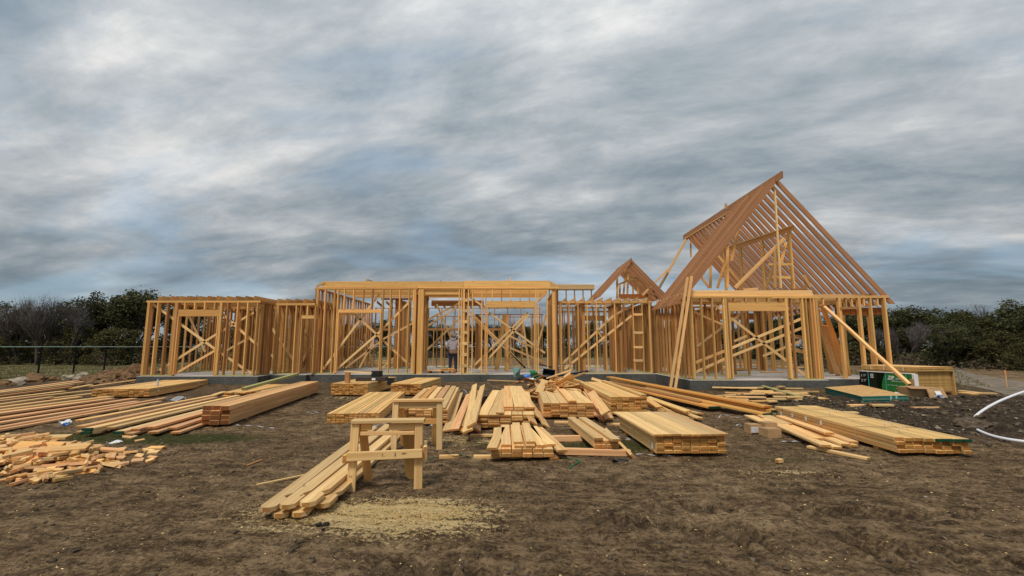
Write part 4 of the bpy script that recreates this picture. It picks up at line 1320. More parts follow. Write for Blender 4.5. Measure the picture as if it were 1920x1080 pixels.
# ------------------------------------------------------------------ debris heap by the slab
def debris(px, py, l, wd, t, az, tilt, z, mat, name, label, cat, group=None):
    q = G(px, py)
    q.z = hz(q.x, q.y) + z
    v_ = Vector((math.cos(az) * math.cos(tilt), math.sin(az) * math.cos(tilt), math.sin(tilt))) * l / 2
    return tag(board(name, q - v_, q + v_, wd, t, mat, up=(R.uniform(-.6, .6), R.uniform(-.6, .6), 1)), label, cat, group)


for i in range(115):
    px = R.gauss(1055, 46)
    px = min(1150, max(955, px))
    k = abs(px - 1050) / 100
    py = R.uniform(735, 757)
    debris(px, py, R.choice((.25, .4, .6, .9, 1.4)), R.choice((.06, .09, .14, .2, .28)), R.choice((.02, .04)), R.uniform(0, math.pi), R.uniform(-.35, .35), R.uniform(.03, .72 * max(.15, 1 - k)), R.choice((PALE, PALE, PALE, YEL, HEART, STUD)), 'scrap_board', 'scrap of board in the waste heap before the slab', 'scrap board', 'scrap boards in the waste heap')
debris(980, 735, 1.6, .1, .03, .55, .25, .4, HEART, 'scrap_board', 'reddish plank sticking up at the left of the waste heap', 'scrap board')
debris(975, 722, 1.3, .2, .02, 1.0, .5, .55, HEART, 'scrap_board', 'broad brown bark faced scrap on the waste heap', 'scrap board')
debris(948, 724, 1.5, .05, .03, -.1, -.03, .1, YEL, 'scrap_board', 'thin yellow batten reaching from the waste heap towards the slab', 'scrap board')
debris(1065, 722, 1.9, .1, .05, .3, .12, .35, NAVYP, 'dark_board', 'dark blue board lying across the right of the waste heap', 'board')
debris(1133, 735, 1.0, .12, .1, -.75, -.2, .3, PALE, 'scrap_board', 'stout pale block leaning at the right end of the waste heap', 'scrap board')


def crate(px, py, z, sx, sy, sz, rot, mat, name, label, cat):
    """open tub: floor, four walls, rim"""
    q = G(px, py)
    q.z = hz(q.x, q.y) + z
    th = thing(name, label, cat, q)
    M = Matrix.Translation(q) @ Matrix.Rotation(rot[2], 4, 'Z') @ Matrix.Rotation(rot[0], 4, 'X') @ Matrix.Rotation(rot[1], 4, 'Y')
    bm = bmesh.new()
    bmesh.ops.create_cube(bm, size=1)
    for v_ in bm.verts:
        k = 1 if v_.co.z > 0 else .86
        v_.co = Vector((v_.co.x * sx * k, v_.co.y * sy * k, v_.co.z * sz))
    top_ = [f for f in bm.faces if f.normal.z > .9]
    r = bmesh.ops.inset_individual(bm, faces=top_, thickness=.02)
    for v_ in top_[0].verts:
        v_.co.z -= sz * .9
    bmesh.ops.bevel(bm, geom=[e for e in bm.edges], offset=.006, segments=1, affect='EDGES')
    place('tub', mesh_from(bm, 'tub', mat), M, th)
    for s_ in (-1, 1):
        o = place('rim', box_mesh(sx * 1.04, .03, .04, mat), M @ Matrix.Translation((0, s_ * sy * .5, sz * .46)), th)
    return th


crate(1029, 728, .38, .46, .36, .28, (.9, .2, -.35), NAVYP, 'plastic_crate', 'dark blue plastic crate tipped over on the waste heap', 'crate')
debris(1022, 715, .7, .1, .03, -.2, -.2, .62, BLACKP, 'gutter_piece', 'black plastic gutter piece on top of the waste heap', 'gutter piece')
debris(1040, 710, .35, .07, .05, 2.0, .4, .6, BLACKP, 'gutter_piece', 'short black plastic offcut behind the dark crate', 'gutter piece')


def bent_sheet(name, q, sx, sy, mat, rot, label, cat, k=.12):
    bm = bmesh.new()
    bmesh.ops.create_grid(bm, x_segments=5, y_segments=5, size=.5)
    for v_ in bm.verts:
        v_.co = Vector((v_.co.x * sx, v_.co.y * sy, k * math.sin(v_.co.x * 5 + v_.co.y * 3) + k * .5 * math.sin(v_.co.y * 9)))
    bmesh.ops.solidify(bm, geom=bm.faces[:], thickness=.006)
    M = Matrix.Translation(q) @ Matrix.Rotation(rot[2], 4, 'Z') @ Matrix.Rotation(rot[0], 4, 'X') @ Matrix.Rotation(rot[1], 4, 'Y')
    o = place(name, mesh_from(bm, name, mat), M)
    return tag(o, label, cat)


bent_sheet('plastic_sheet', D(1002, 702, 16.6), .35, .3, GREENP, (1.1, .4, .4), 'crumpled green plastic sheet on top of the waste heap', 'plastic sheet', .06)
bent_sheet('plastic_sheet', D(998, 714, 16.0), .4, .25, WHITE, (.5, .3, .8), 'crumpled white plastic sheet on the waste heap', 'plastic sheet', .08)
bent_sheet('cloth', D(990, 706, 16.5), .3, .2, BLUEL, (.8, .3, .1), 'small blue rag on the waste heap', 'rag', .06)
# bucket
q = G(969, 722)
q.z = .52
bk = thing('bucket', 'pale aqua plastic bucket standing left of the waste heap', 'bucket', q)
bm = bmesh.new()
bmesh.ops.create_cone(bm, cap_ends=False, segments=20, radius1=.13, radius2=.16, depth=.34)
bmesh.ops.solidify(bm, geom=bm.faces[:], thickness=.008)
place('pail', mesh_from(bm, 'pail', AQUA, smooth=False), Matrix.Translation(q + Vector((0, 0, .0))), bk)
bm = bmesh.new()
bmesh.ops.create_circle(bm, segments=20, radius=.152, cap_ends=True)
place('bottom', mesh_from(bm, 'bottom', AQUA), Matrix.Translation(q + Vector((0, 0, -.1))), bk)


# ------------------------------------------------------------------ cartons, wraps, sheathing
def carton(name, label, q, sx, sy, sz, rz, mat, flaps=True, open_=.5):
    th = thing(name, label, 'cardboard box', q)
    M = Matrix.Translation(Vector(q) + Vector((0, 0, sz / 2))) @ Matrix.Rotation(rz, 4, 'Z')
    place('body', box_mesh(sx, sy, sz, mat, .004), M, th)
    if flaps:
        for s_ in (-1, 1):
            F = M @ Matrix.Translation((0, s_ * sy * .5, sz / 2 + .004)) @ Matrix.Rotation(s_ * (math.pi / 2 - open_ if open_ else 0) * -1 if open_ else 0, 4, 'X') @ Matrix.Translation((0, -s_ * sy * .25, 0))
            place('flap', box_mesh(sx, sy * .5, .005, mat, .001), F, th)
        place('tape', box_mesh(sx * .98, .05, .002, plain('tape_' + name, (.5, .36, .2), .3), .0004), M @ Matrix.Translation((0, 0, sz / 2 + (.0085 if not open_ else -.05))), th)
    return th


q = G(1444, 818)
q.z = hz(q.x, q.y)
b1 = carton('cardboard_box', 'lower brown cardboard box beside the loose planks at the right', q, .27, .24, .15, .2, CARD, True, 0)
b2 = carton('cardboard_box', 'small brown cardboard box standing behind the lower one', q + Vector((.09, .2, .0)), .22, .2, .22, .05, CARD, True, 0)
q = G(1412, 812)
q.z = hz(q.x, q.y)
b3 = carton('cardboard_box', 'brown box half wrapped in white film, left of the two small boxes', q, .22, .2, .16, .1, CARD, True, 0)
place('film', box_mesh(.23, .21, .10, plain('cloudy_film', (.6, .6, .6), .25, .1), .004), Matrix.Translation(q + Vector((.015, -.01, .075))) @ Matrix.Rotation(.1, 4, 'Z'), b3)
q = G(1738, 747)
q.z = hz(q.x, q.y)
th = carton('cardboard_box', 'torn open cardboard carton in front of the tan panel stack', q + Vector((-.1, .15, 0)), .9, .5, .30, -.12, CARD, False)
for M in (Matrix.Translation(q + Vector((.12, -.20, .15))) @ Matrix.Rotation(-.12, 4, 'Z') @ Matrix.Rotation(1.05, 4, 'X'),
          Matrix.Translation(q + Vector((-.35, -.1, .31))) @ Matrix.Rotation(-.3, 4, 'Z') @ Matrix.Rotation(.15, 4, 'X')):
    place('flap', box_mesh(.5, .36, .006, CARD, .001), M, th)
place('paper_label', box_mesh(.16, .12, .003, WHITE, .0008), Matrix.Translation(q + Vector((.13, -.255, .16))) @ Matrix.Rotation(-.12, 4, 'Z') @ Matrix.Rotation(1.05, 4, 'X'), th)

# items on the stack before the tall middle
z7 = S7['top']
q = S7['FL'] + S7['e'] * .42 + S7['d'] * .25
tag(board('timber_block', (q.x, q.y, z7), (q.x, q.y, z7 + .33), .14, .14, HEART), 'upright reddish timber block standing on the banded stack', 'timber block')
tag(board('loose_board', (q.x - .1, q.y, z7 + .36), (q.x + .75, q.y + .1, z7 + .30), .14, .04, PALE), 'pale offcut laid over the upright timber block', 'board')
q = S7['FL'] + S7['e'] * .8 + S7['d'] * 1.2
th = thing('carton', 'flat dark carton lying on the banded stack', 'carton', (q.x, q.y, z7))
place('body', box_mesh(1.0, .45, .12, plain('dark_brown_card', (.055, .04, .035), .6), .006), Matrix.Translation((q.x + .1, q.y, z7 + .065)) @ Matrix.Rotation(.05, 4, 'Z'), th)
place('paper_label', box_mesh(.12, .004, .07, WHITE, .001), Matrix.Translation((q.x + .22, q.y - .24, z7 + .065)) @ Matrix.Rotation(.05, 4, 'Z'), th)
th = thing('carton', 'small black carton on top of the flat dark one', 'carton', (q.x, q.y, z7 + .13))
place('body', box_mesh(.3, .3, .16, BLACKP, .006), Matrix.Translation((q.x + .2, q.y + .2, z7 + .21)) @ Matrix.Rotation(-.1, 4, 'Z'), th)
place('lid', box_mesh(.31, .31, .03, BLACKP, .004), Matrix.Translation((q.x + .2, q.y + .2, z7 + .303)) @ Matrix.Rotation(-.1, 4, 'Z'), th)
q = S8['FL'] + S8['e'] * -.16 + S8['d'] * .5
th = thing('carton', 'small black carton between the two banded stacks', 'carton', (q.x, q.y, .35))
place('body', box_mesh(.2, .22, .2, BLACKP, .006), Matrix.Translation((q.x, q.y, .42)), th)
place('lid', box_mesh(.21, .23, .03, BLACKP, .004), Matrix.Translation((q.x, q.y, .535)), th)
# plastic bottle on the left bundle
q = S1['FL'] + S1['e'] * 1.3 + S1['d'] * .9
q = Vector((q.x, q.y, S1['top'] + .002))
bt = thing('water_bottle', 'clear plastic water bottle standing on the left banded bundle', 'bottle', q)


def lathe(prof, mat, name, seg=14):
    bm = bmesh.new()
    rings = []
    for r_, z_ in prof:
        rings.append([bm.verts.new((r_ * math.cos(2 * math.pi * k / seg), r_ * math.sin(2 * math.pi * k / seg), z_)) for k in range(seg)])
    for A, B in zip(rings, rings[1:]):
        for k in range(seg):
            bm.faces.new((A[k], A[(k + 1) % seg], B[(k + 1) % seg], B[k]))
    bm.faces.new(rings[-1])
    bm.faces.new(rings[0][::-1])
    return mesh_from(bm, name, mat, smooth=True)


place('body', lathe(((.034, 0), (.036, .02), (.034, .07), (.036, .12), (.034, .16), (.014, .2), (.013, .215)), plain('bottle_plastic', (.5, .58, .62), .12, .05), 'body'), Matrix.Translation(q), bt)
place('cap', lathe(((.015, .215), (.015, .235)), BLUEL, 'cap'), Matrix.Translation(q), bt)

# pallet with short boards before the doorway
q = D(831, 706, 20.5)
pq = Vector((X(829, 20.6), 20.6, ZS))
pal = thing('pallet', 'short wooden pallet on the slab edge at the doorway', 'pallet', pq)
pal_h = .0
for i in range(6):
    board('deck_slat', (pq.x - .6, pq.y - .42 + i * .16, pq.z + .125), (pq.x + .6, pq.y - .42 + i * .16, pq.z + .125), .13, .022, PALE, pal)
for s_ in (-.54, 0, .54):
    board('runner', (pq.x + s_, pq.y - .5, pq.z + .056), (pq.x + s_, pq.y + .46, pq.z + .056), .09, .11, PALE, pal)
pal.location.y -= .0
for i in range(4):
    tag(board('short_block', (pq.x + .1 + i * .15, pq.y - .46, pq.z + .18), (pq.x + .1 + i * .15, pq.y - .2, pq.z + .18), .13, .085, YEL), f'{ORD[i]} yellow block from the left on the doorway pallet', 'block', 'yellow blocks on the doorway pallet')
# stack of boards seen on the slab behind the left bay
for i in range(7):
    yy = 26.2 + .05 * i
    q = D(725, 672, 26.5)
    tag(board('loose_board', (q.x - .9 + R.uniform(-.1, .1), yy, ZS + .03 + .3 * (i % 4) * .35), (q.x + .9, yy + R.uniform(-.2, .2), ZS + .03 + .3 * (i % 4) * .35), .14, .04, PALE), 'board in the small pile on the slab seen through the left bay', 'board', 'boards piled on the slab in the left bay')

# teal edged sheathing lying on the soil
zt = .27
pA, pB, pC, pD_ = G(1546, 726, zt), G(1616, 743, zt), G(1702, 741, zt), G(1616, 721.5, zt)
m, n = new_mat('osb')
tc = n.add('ShaderNodeTexCoord')
vo = n.add('ShaderNodeTexVoronoi', feature='F1', inp={'Vector': n.vmath('MULTIPLY', tc.outputs['Object'], (1, 2.2, 1)), 'Scale': 16.0})
sc_ = n.add('ShaderNodeSeparateColor', inp={0: vo.outputs['Color']})
cO = n.ramp(sc_.outputs[0], [(0, (.42, .23, .08)), (.5, (.60, .36, .13)), (1, (.74, .49, .22))])
nsp = n.add('ShaderNodeSeparateXYZ', inp={0: tc.outputs['Normal']})
cO = n.mix(n.step(nsp.outputs[2], .5, .8), (.001, .165, .145, 1), cO)
finish(n, cO, .75, sc_.outputs[0], .15, .003)
OSB = m
dirx = (pC - pB).normalized()
axis_d = (pA - pB)
shth = thing('sheathing_stack', 'low stack of strand board sheets with teal painted edges on the soil', 'sheathing stack', ((pA + pC) / 2 * Vector((1, 1, 0)) if False else Vector(((pA.x + pC.x) / 2, (pA.y + pC.y) / 2, 0))))
for i in range(7):
    pts = [pA, pB, pC, pD_]
    j = Vector((R.uniform(-.012, .012), R.uniform(-.012, .012), 0))
    bm = bmesh.new()
    z0_ = zt - .03 * (i + 1)
    f = bm.faces.new([bm.verts.new(Vector((p_.x, p_.y, z0_)) + j - WL[shth]) for p_ in pts])
    f.normal_update()
    if f.normal.z < 0:
        f.normal_flip()
    r = bmesh.ops.extrude_face_region(bm, geom=[f])
    for v_ in r['geom']:
        if isinstance(v_, bmesh.types.BMVert):
            v_.co.z += .0285
    bmesh.ops.recalc_face_normals(bm, faces=bm.faces[:])
    bmesh.ops.bevel(bm, geom=bm.edges[:], offset=.002, segments=1, affect='EDGES')
    o = bpy.data.objects.new('sheet', mesh_from(bm, 'sheet', OSB))
    C.objects.link(o)
    o.parent = shth
for i in range(2):
    board('strap', pB.lerp(pC, .62 + .12 * i) + Vector((0, -.006, -.2)), pB.lerp(pC, .62 + .12 * i) + Vector((0, -.006, .0)), .05, .004, plain('pale_teal_strap', (.25, .55, .55), .4), shth, up=(0, 1, 0))

# tan panel stack and the green wrapped stack beside it
tn = Vector((-.16, .987, 0)).normalized()
tr = Vector((tn.y, -tn.x, 0))
T0 = Vector((13.02, 14.85, 0))          # near left corner
tanth = thing('panel_stack', 'tall stack of tan fibre panels under an overhanging board lid', 'panel stack', (13.7, 16.2, 0))
WT, LT = 1.26, 1.9
zz = .12
for i in range(16):
    hgt = .042
    o_ = Vector((R.uniform(-.01, .01), R.uniform(-.01, .01), 0))
    c0 = T0 + tn * LT / 2 + tr * WT / 2 + o_ + Vector((0, 0, zz + hgt / 2))
    place('panel', box_mesh(LT, WT, hgt - .001, TAN, .003), frame(c0, tn), tanth)
    zz += hgt
for k in (.15, .85):
    board('bearer', T0 + tn * LT * k + Vector((0, 0, .06)), T0 + tn * LT * k + tr * WT + Vector((0, 0, .06)), .1, .12, STUD, tanth)
for i in range(4):
    c0 = T0 + tn * (LT / 2 - .02) + tr * WT / 2 + Vector((0, 0, zz + .018))
    place('lid_board', box_mesh(LT + .14 - .02 * (i % 2), WT + .07, .033, YEL if i == 3 else TAN, .003), frame(c0, tn), tanth)
    zz += .035
for k in (.2, .55, .8):
    c0 = T0 + tn * LT * k + Vector((0, 0, zz - .07)) - tr * .078
    board('strap', c0 + Vector((0, 0, -.075)), c0 + Vector((0, 0, .075)), .02, .003, WHITE, tanth, up=tr)
c0 = T0 + tr * (WT + .08) + tn * .1
board('side_board', c0 + Vector((0, 0, .02)), c0 + Vector((0, 0, zz - .15)), .3, .05, TAN, tanth, up=tr)
grth = thing('wrapped_stack', 'stack wrapped in dark green printed film standing against the tan panels', 'wrapped stack', (13.2, 16.2, 0))
GW, GH, GL = .14, .70, 1.85
g0 = T0 - tr * (GW + .03) + tn * .05


def gbox(name, a, b, z0_, z1_, mat, k=0.0):
    c0 = g0 + tn * (a + b) / 2 + tr * GW / 2 + Vector((0, 0, (z0_ + z1_) / 2))
    return place(name, box_mesh(b - a, GW + k, z1_ - z0_, mat, .004), frame(c0, tn), grth)


gbox('wrap', 0, 1.05, .1, GH, WRAPG)
gbox('wrap', 1.053, 1.52, .1, GH, WRAPD)
gbox('wrap', 1.523, GL, .1, GH, WRAPB)
gbox('wrap_top', -.01, GL, GH, GH + .02, WHITE, .02)
gbox('wrap_end', -.09, -.005, .16, GH, WHITE, .0)
for k in (.17, .87, 1.5):
    gbox('strap', k, k + .03, .1, GH - .002, plain('teal_strap', (.05, .42, .4), .4), .008)
# curved edge between green and dark print
bm = bmesh.new()
prev = None
for i in range(11):
    z_ = .1 + (GH - .1) * i / 10
    xr_ = 1.05 - .18 * (i / 10) ** 2 + .09
    p0 = g0 + tn * 1.2 - tr * .004 + Vector((0, 0, z_)) - WL[grth]
    p1 = g0 + tn * (xr_ - .09) - tr * .004 + Vector((0, 0, z_)) - WL[grth]
    if i:
        bm.faces.new((bm.verts.new(prev[0]), bm.verts.new(prev[1]), bm.verts.new(p1), bm.verts.new(p0)))
    prev = (p0, p1)
bmesh.ops.solidify(bm, geom=bm.faces[:], thickness=.002)
o = bpy.data.objects.new('print_panel', mesh_from(bm, 'print_panel', WRAPD))
C.objects.link(o)
o.parent = grth
rd = -tn
fm = lambda a, z_: face_mat(g0 + tn * a - tr * .006 + Vector((0, 0, z_)), rd, (0, 0, 1))
lettering('ZIP', .15, fm(.80, .50), WHITE, grth, shear=.2, bold=.006)
lettering('system', .10, fm(.535, .50), WHITE, grth, shear=.2)
lettering('BUILDING ENCLOSURE', .048, fm(.67, .42), WHITE, grth)
lettering('SHEATHING & TAPE', .036, fm(.82, .29), WHITE, grth)
lettering('ROOF AND WALL', .036, fm(.42, .28), WHITE, grth)
lettering('1-800', .034, fm(.55, .2), WHITE, grth)
board('underline', g0 + tn * .82 - tr * .006 + Vector((0, 0, .48)), g0 + tn * .57 - tr * .006 + Vector((0, 0, .48)), .012, .002, WHITE, grth, up=-tr)
for r_ in range(3):
    for c_ in range(2):
        q = g0 + tn * (1.36 + .06 * c_) - tr * .006 + Vector((0, 0, .62 - .05 * r_))
        board('print_mark', q, q + rd * .045, .035, .002, WHITE, grth, up=-tr)
for z_, t_ in ((.57, '1'), (.40, '2')):
    lettering(t_, .13, fm(1.80, z_ - .06), WHITE, grth)
    for k in range(3):
        q = g0 + tn * 1.70 - tr * .006 + Vector((0, 0, z_ + .03 - .03 * k))
        board('print_mark', q, q + rd * (.12 - .03 * k), .008, .002, WHITE, grth, up=-tr)
tag(board('corner_board', g0 + tn * -.02 - tr * .03 + Vector((0, 0, .1)), g0 + tn * -.02 - tr * .03 + Vector((0, 0, .55)), .12, .02, CARD, up=-tr), 'pale corner board standing against the near end of the green wrapped stack', 'board')


# ------------------------------------------------------------------ pipes, straps, litter
def tube(name, pts, r, mat, label, cat, group=None, res=6):
    cu = bpy.data.curves.new(name, 'CURVE')
    cu.dimensions = '3D'
    cu.bevel_depth = r
    cu.bevel_resolution = 3
    cu.use_fill_caps = True
    s_ = cu.splines.new('NURBS')
    s_.points.add(len(pts) - 1)
    s_.use_endpoint_u = True
    s_.order_u = 4
    s_.resolution_u = res
    for p_, q_ in zip(s_.points, pts):
        p_.co = (*q_, 1)
    tmp = bpy.data.objects.new(name, cu)
    me_ = bpy.data.meshes.new_from_object(tmp)
    bpy.data.objects.remove(tmp)
    me_.materials.clear()
    me_.materials.append(mat)
    for p_ in me_.polygons:
        p_.use_smooth = True
    o = bpy.data.objects.new(name, me_)
    C.objects.link(o)
    return tag(o, label, cat, group)


PIPE = plain('pvc_pipe', (.80, .79, .84), .3, .05)
tube('plastic_pipe', [D(1822, 792, 9.6), D(1824, 782, 9.6), D(1848, 765, 9.7), D(1880, 748, 9.9), D(1930, 730, 10.2), D(1990, 715, 10.6)], .025, PIPE, 'white plastic pipe curving up out of the turned soil at the right edge', 'pipe')
tube('plastic_pipe', [G(1833, 806, .12), G(1850, 815, .1), G(1880, 823, .1), G(1925, 829, .1), G(1990, 834, .1)], .024, PIPE, 'white plastic pipe lying low on the soil below the rising one', 'pipe')
th = thing('dirt_lump', 'lump of pale earth where the white pipe comes out of the soil', 'dirt lump', G(1822, 795))


def rock_mesh(sx, sy, sz, mat, seed, name='rock', sub=2):
    bm = bmesh.new()
    bmesh.ops.create_icosphere(bm, subdivisions=sub, radius=1)
    from mathutils import noise as mn
    for v_ in bm.verts:
        k = 1 + .55 * (mn.noise(v_.co * 1.3 + Vector((seed * 7.7, 0, 0)))) + .22 * mn.noise(v_.co * 3.7 + Vector((0, seed * 3.1, 0)))
        v_.co = Vector((v_.co.x * sx * k, v_.co.y * sy * k, v_.co.z * sz * k))
    return mesh_from(bm, name, mat)


SOILM = plain('lump_earth', (.10, .072, .048), .95, .5, 14, .8)
place('lump', rock_mesh(.26, .22, .11, SOILM, 3, 'lump', 3), Matrix.Translation(G(1822, 797, .12)), th)
place('clod', rock_mesh(.1, .09, .06, SOILM, 5, 'clod'), Matrix.Translation(G(1841, 800, .1)), th)
STR = plain('strap_white', (.72, .73, .74), .35, .05)
STRG = plain('strap_green', (.015, .22, .07), .35)


def strap_strip(pts, wd, mat, label, cat='strap', name='strapping'):
    bm = bmesh.new()
    prev = None
    n_ = len(pts)
    P_ = []
    for i in range((n_ - 1) * 4 + 1):
        k, f = divmod(i, 4)
        a = pts[min(k, n_ - 1)]
        b = pts[min(k + 1, n_ - 1)]
        P_.append(a.lerp(b, f / 4))
    P_ = [P_[0]] + [(P_[i - 1] + P_[i] * 2 + P_[i + 1]) / 4 for i in range(1, len(P_) - 1)] + [P_[-1]]
    for i, p_ in enumerate(P_):
        d_ = (P_[min(i + 1, len(P_) - 1)] - P_[max(i - 1, 0)]).normalized()
        s_ = Vector((-d_.y, d_.x, .35 * math.sin(i * 1.3))).normalized() * wd / 2
        z_ = Vector((0, 0, hz(p_.x, p_.y) + .012))
        cur = (bm.verts.new(p_ + s_ + z_), bm.verts.new(p_ - s_ + z_))
        if prev:
            bm.faces.new((prev[0], prev[1], cur[1], cur[0]))
        prev = cur
    bmesh.ops.solidify(bm, geom=bm.faces[:], thickness=.003)
    return tag(place(name, mesh_from(bm, name, mat), Matrix.Identity(4)), label, cat)


strap_strip([G(798, 861), G(826, 856), G(850, 853, .06), G(870, 855, .03), G(884, 858)], .022, STRG, 'green strap lying beside the front sawhorse')
strap_strip([G(1042, 861), G(1060, 862), G(1080, 864), G(1088, 866), G(1078, 872), G(1068, 880)], .025, STRG, 'green strap trailing from the low front stack')
strap_strip([G(440, 799), G(455, 798, .02), G(478, 800, .04), G(492, 803, .01), G(514, 805)], .03, STR, 'white strap on bare dirt beside the squared timbers')
strap_strip([G(575, 775), G(586, 773, .03), G(598, 774, .02), G(590, 777), G(577, 776)], .02, STR, 'loop of white strap left of the wide flush stack')
strap_strip([G(1150, 818), G(1172, 820, .03), G(1183, 824), G(1160, 826)], .03, STR, 'white strap loop between the small bundle and the big bundle')
strap_strip([G(1192, 853), G(1212, 852, .01), G(1230, 855), G(1258, 857)], .025, STR, 'white strap under the left corner of the big bundle')
strap_strip([G(1347, 783), G(1352, 775, .08), G(1372, 781, .03), G(1386, 783), G(1402, 777, .03)], .02, STR, 'white strap below the orange laminated boards')
strap_strip([G(1380, 800), G(1386, 795, .05), G(1392, 798), G(1408, 798)], .03, STR, 'short white strap left of the wrapped box')
strap_strip([G(1464, 829), G(1480, 827, .02), G(1502, 828)], .03, STR, 'white strap in front of the cardboard boxes')
strap_strip([G(857, 735), G(868, 729, .1), G(877, 737, .02), G(863, 741, .05), G(880, 744)], .02, STR, 'tangled white straps behind the slumped planks')
strap_strip([G(636, 741), G(655, 736, .05), G(672, 739)], .02, STR, 'short white strap beneath the rear stack')
strap_strip([G(697, 802, .0), G(712, 796, .05), G(730, 793)], .05, STR, 'white plastic strip on the dirt behind the front sawhorse')
bent_sheet('plastic_bag', G(123, 796) + Vector((0, 0, .05)), .2, .14, WHITE, (.2, .3, .2), 'crumpled white and blue plastic bag near the green ended boards', 'plastic bag', .05)
bent_sheet('blue_wrapper', G(126, 797) + Vector((0.02, -.06, .03)), .12, .08, BLUEL, (.2, .3, 1.2), 'small blue wrapper beside the white bag', 'wrapper', .03)
bent_sheet('plastic_sheet', G(330, 752) + Vector((0, 0, .05)), .5, .16, plain('grey_film', (.4, .41, .43), .4), (.15, .1, .2), 'torn white sheet between the two spreads of boards', 'plastic sheet', .08)
bent_sheet('paper_scrap', G(215, 832) + Vector((0, 0, .02)), .2, .12, WHITE, (.1, .1, .4), 'white paper scrap by the offcut heap', 'paper', .03)
bent_sheet('plastic_sheet', G(1682, 751) + Vector((0, 0, .18)), .4, .2, WHITE, (.4, .2, .4), 'white plastic scrap in front of the teal edged sheets', 'plastic sheet', .05)
bent_sheet('plastic_sheet', G(1762, 750) + Vector((0, 0, .1)), .3, .16, plain('grey_blue_plastic', (.25, .28, .36), .4), (.3, .2, .1), 'grey plastic scrap in front of the torn carton', 'plastic sheet', .05)
bent_sheet('rubber_scrap', G(1163, 866) + Vector((0, 0, .02)), .22, .08, BLACKP, (.1, .1, .1), 'dark rubber scrap on the dirt before the small bundle', 'scrap', .02)
bent_sheet('plastic_scrap', G(815, 803) + Vector((0, 0, .05)), .16, .1, STR, (.3, .5, .9), 'small white scrap behind the rear sawhorse leg', 'scrap', .04)
for i, (px, py, l, a) in enumerate(((842, 859, .28, .15), (914, 858, .4, .0), (1140, 776, .5, .05), (908, 818, .5, 0), (1060, 795, .45, -.1), (1085, 798, .4, .2), (1165, 798, .6, .0), (850, 786, .2, .3))):
    q = G(px, py)
    q.z = hz(q.x, q.y) + .025
    v_ = Vector((math.cos(a), math.sin(a), 0)) * l / 2
    tag(board('offcut', q - v_, q + v_, .09, .045, PALE), f'{ORD[i]} stray offcut lying between the stacks', 'offcut', 'stray offcuts between the stacks')
for i, (px, py, s_) in enumerate(((598, 988, .028), (612, 986, .026), (606, 996, .016))):
    q = G(px, py)
    tag(place('clod', rock_mesh(s_, s_, s_ * .7, plain('wet_clod', (.02, .016, .012), .9), i + 4, 'clod'), Matrix.Translation(q + Vector((0, 0, hz(q.x, q.y) + .015)))), f'{("left", "right", "small lower")[i]} black clod on the sawdust in the foreground', 'clod')

# stake, far boards, dirt road
q = G(1887, 726)
st = thing('survey_stake', 'orange topped survey stake in the field at the right', 'stake', q)
board('stake', q, q + Vector((.02, 0, .52)), .05, .04, PINK, st, up=(0, 1, 0))
board('painted_tip', q + Vector((.02, 0, .52)), q + Vector((.026, 0, .66)), .054, .044, ORANGE, st, up=(0, 1, 0))
for i, (x0, y0, x1, y1, mt) in enumerate(((1800, 735, 1850, 740, PALE), (1802, 738, 1842, 741, YEL), (1810, 742, 1866, 741, PALE), (1800, 741, 1830, 746, STUD))):
    loose(x0, y0, x1, y1, f'{ORD[i]} board in the small heap right of the tan panel stack', .05 + .03 * i, None, .14, .04, mt)
bm = bmesh.new()
cen = [(17.2, 14.2), (18.6, 16.0), (20, 18.5), (22, 22), (25, 27), (29, 32), (34, 36)]
prev = None
for i in range(len(cen) - 1):
    for k in range(8):
        a, b = Vector((*cen[i], 0)), Vector((*cen[i + 1], 0))
        p_ = a.lerp(b, k / 8)
        d_ = (b - a).normalized()
        s_ = Vector((d_.y, -d_.x, 0))
        row = []
        for j in range(7):
            v_ = p_ + s_ * ((j - 3) / 3 * 1.5)
            row.append(bm.verts.new((v_.x, v_.y, hz(v_.x, v_.y) + .02)))
        if prev:
            for j in range(6):
                bm.faces.new((prev[j], prev[j + 1], row[j + 1], row[j]))
        prev = row
m, n = new_mat('track_dirt')
geo = n.add('ShaderNodeNewGeometry')
na = n.noise(geo.outputs['Position'], 2.5, 6, .65)
finish(n, n.ramp(na, [(.35, (.10, .078, .055)), (.5, (.19, .15, .11)), (.65, (.28, .225, .165))]), .95, na, .6, .04)
road = place('dirt_road', mesh_from(bm, 'dirt_road', m, smooth=True), Matrix.Identity(4))
tag(road, kind='structure')


# ------------------------------------------------------------------ soil heap, stones, loose clods, chips
def lump_field(name, items, mat, kind='stuff'):
    """many small irregular lumps in one mesh: (x, y, z, size)"""
    V, F = [], []
    base = []
    for sd in range(4):
        rr = random.Random(sd)
        bmq = bmesh.new()
        bmesh.ops.create_icosphere(bmq, subdivisions=1, radius=1)
        base.append(([Vector(v_.co) * rr.uniform(.65, 1.25) for v_ in bmq.verts], [[v_.index for v_ in f.verts] for f in bmq.faces]))
        bmq.free()
    for (x_, y_, z_, s_) in items:
        vs_, fs_ = R.choice(base)
        a = R.uniform(0, 6.28)
        ca, sa = math.cos(a), math.sin(a)
        k = len(V)
        fx, fy, fz = s_ * R.uniform(.7, 1.4), s_ * R.uniform(.7, 1.2), s_ * R.uniform(.4, .8)
        for v_ in vs_:
            X_, Y_ = v_.x * fx, v_.y * fy
            V.append((x_ + X_ * ca - Y_ * sa, y_ + X_ * sa + Y_ * ca, z_ + v_.z * fz))
        F += [[i + k for i in f] for f in fs_]
    me_ = bpy.data.meshes.new(name)
    me_.from_pydata(V, [], F)
    me_.materials.append(mat)
    o = bpy.data.objects.new(name, me_)
    C.objects.link(o)
    return tag(o, kind=kind)


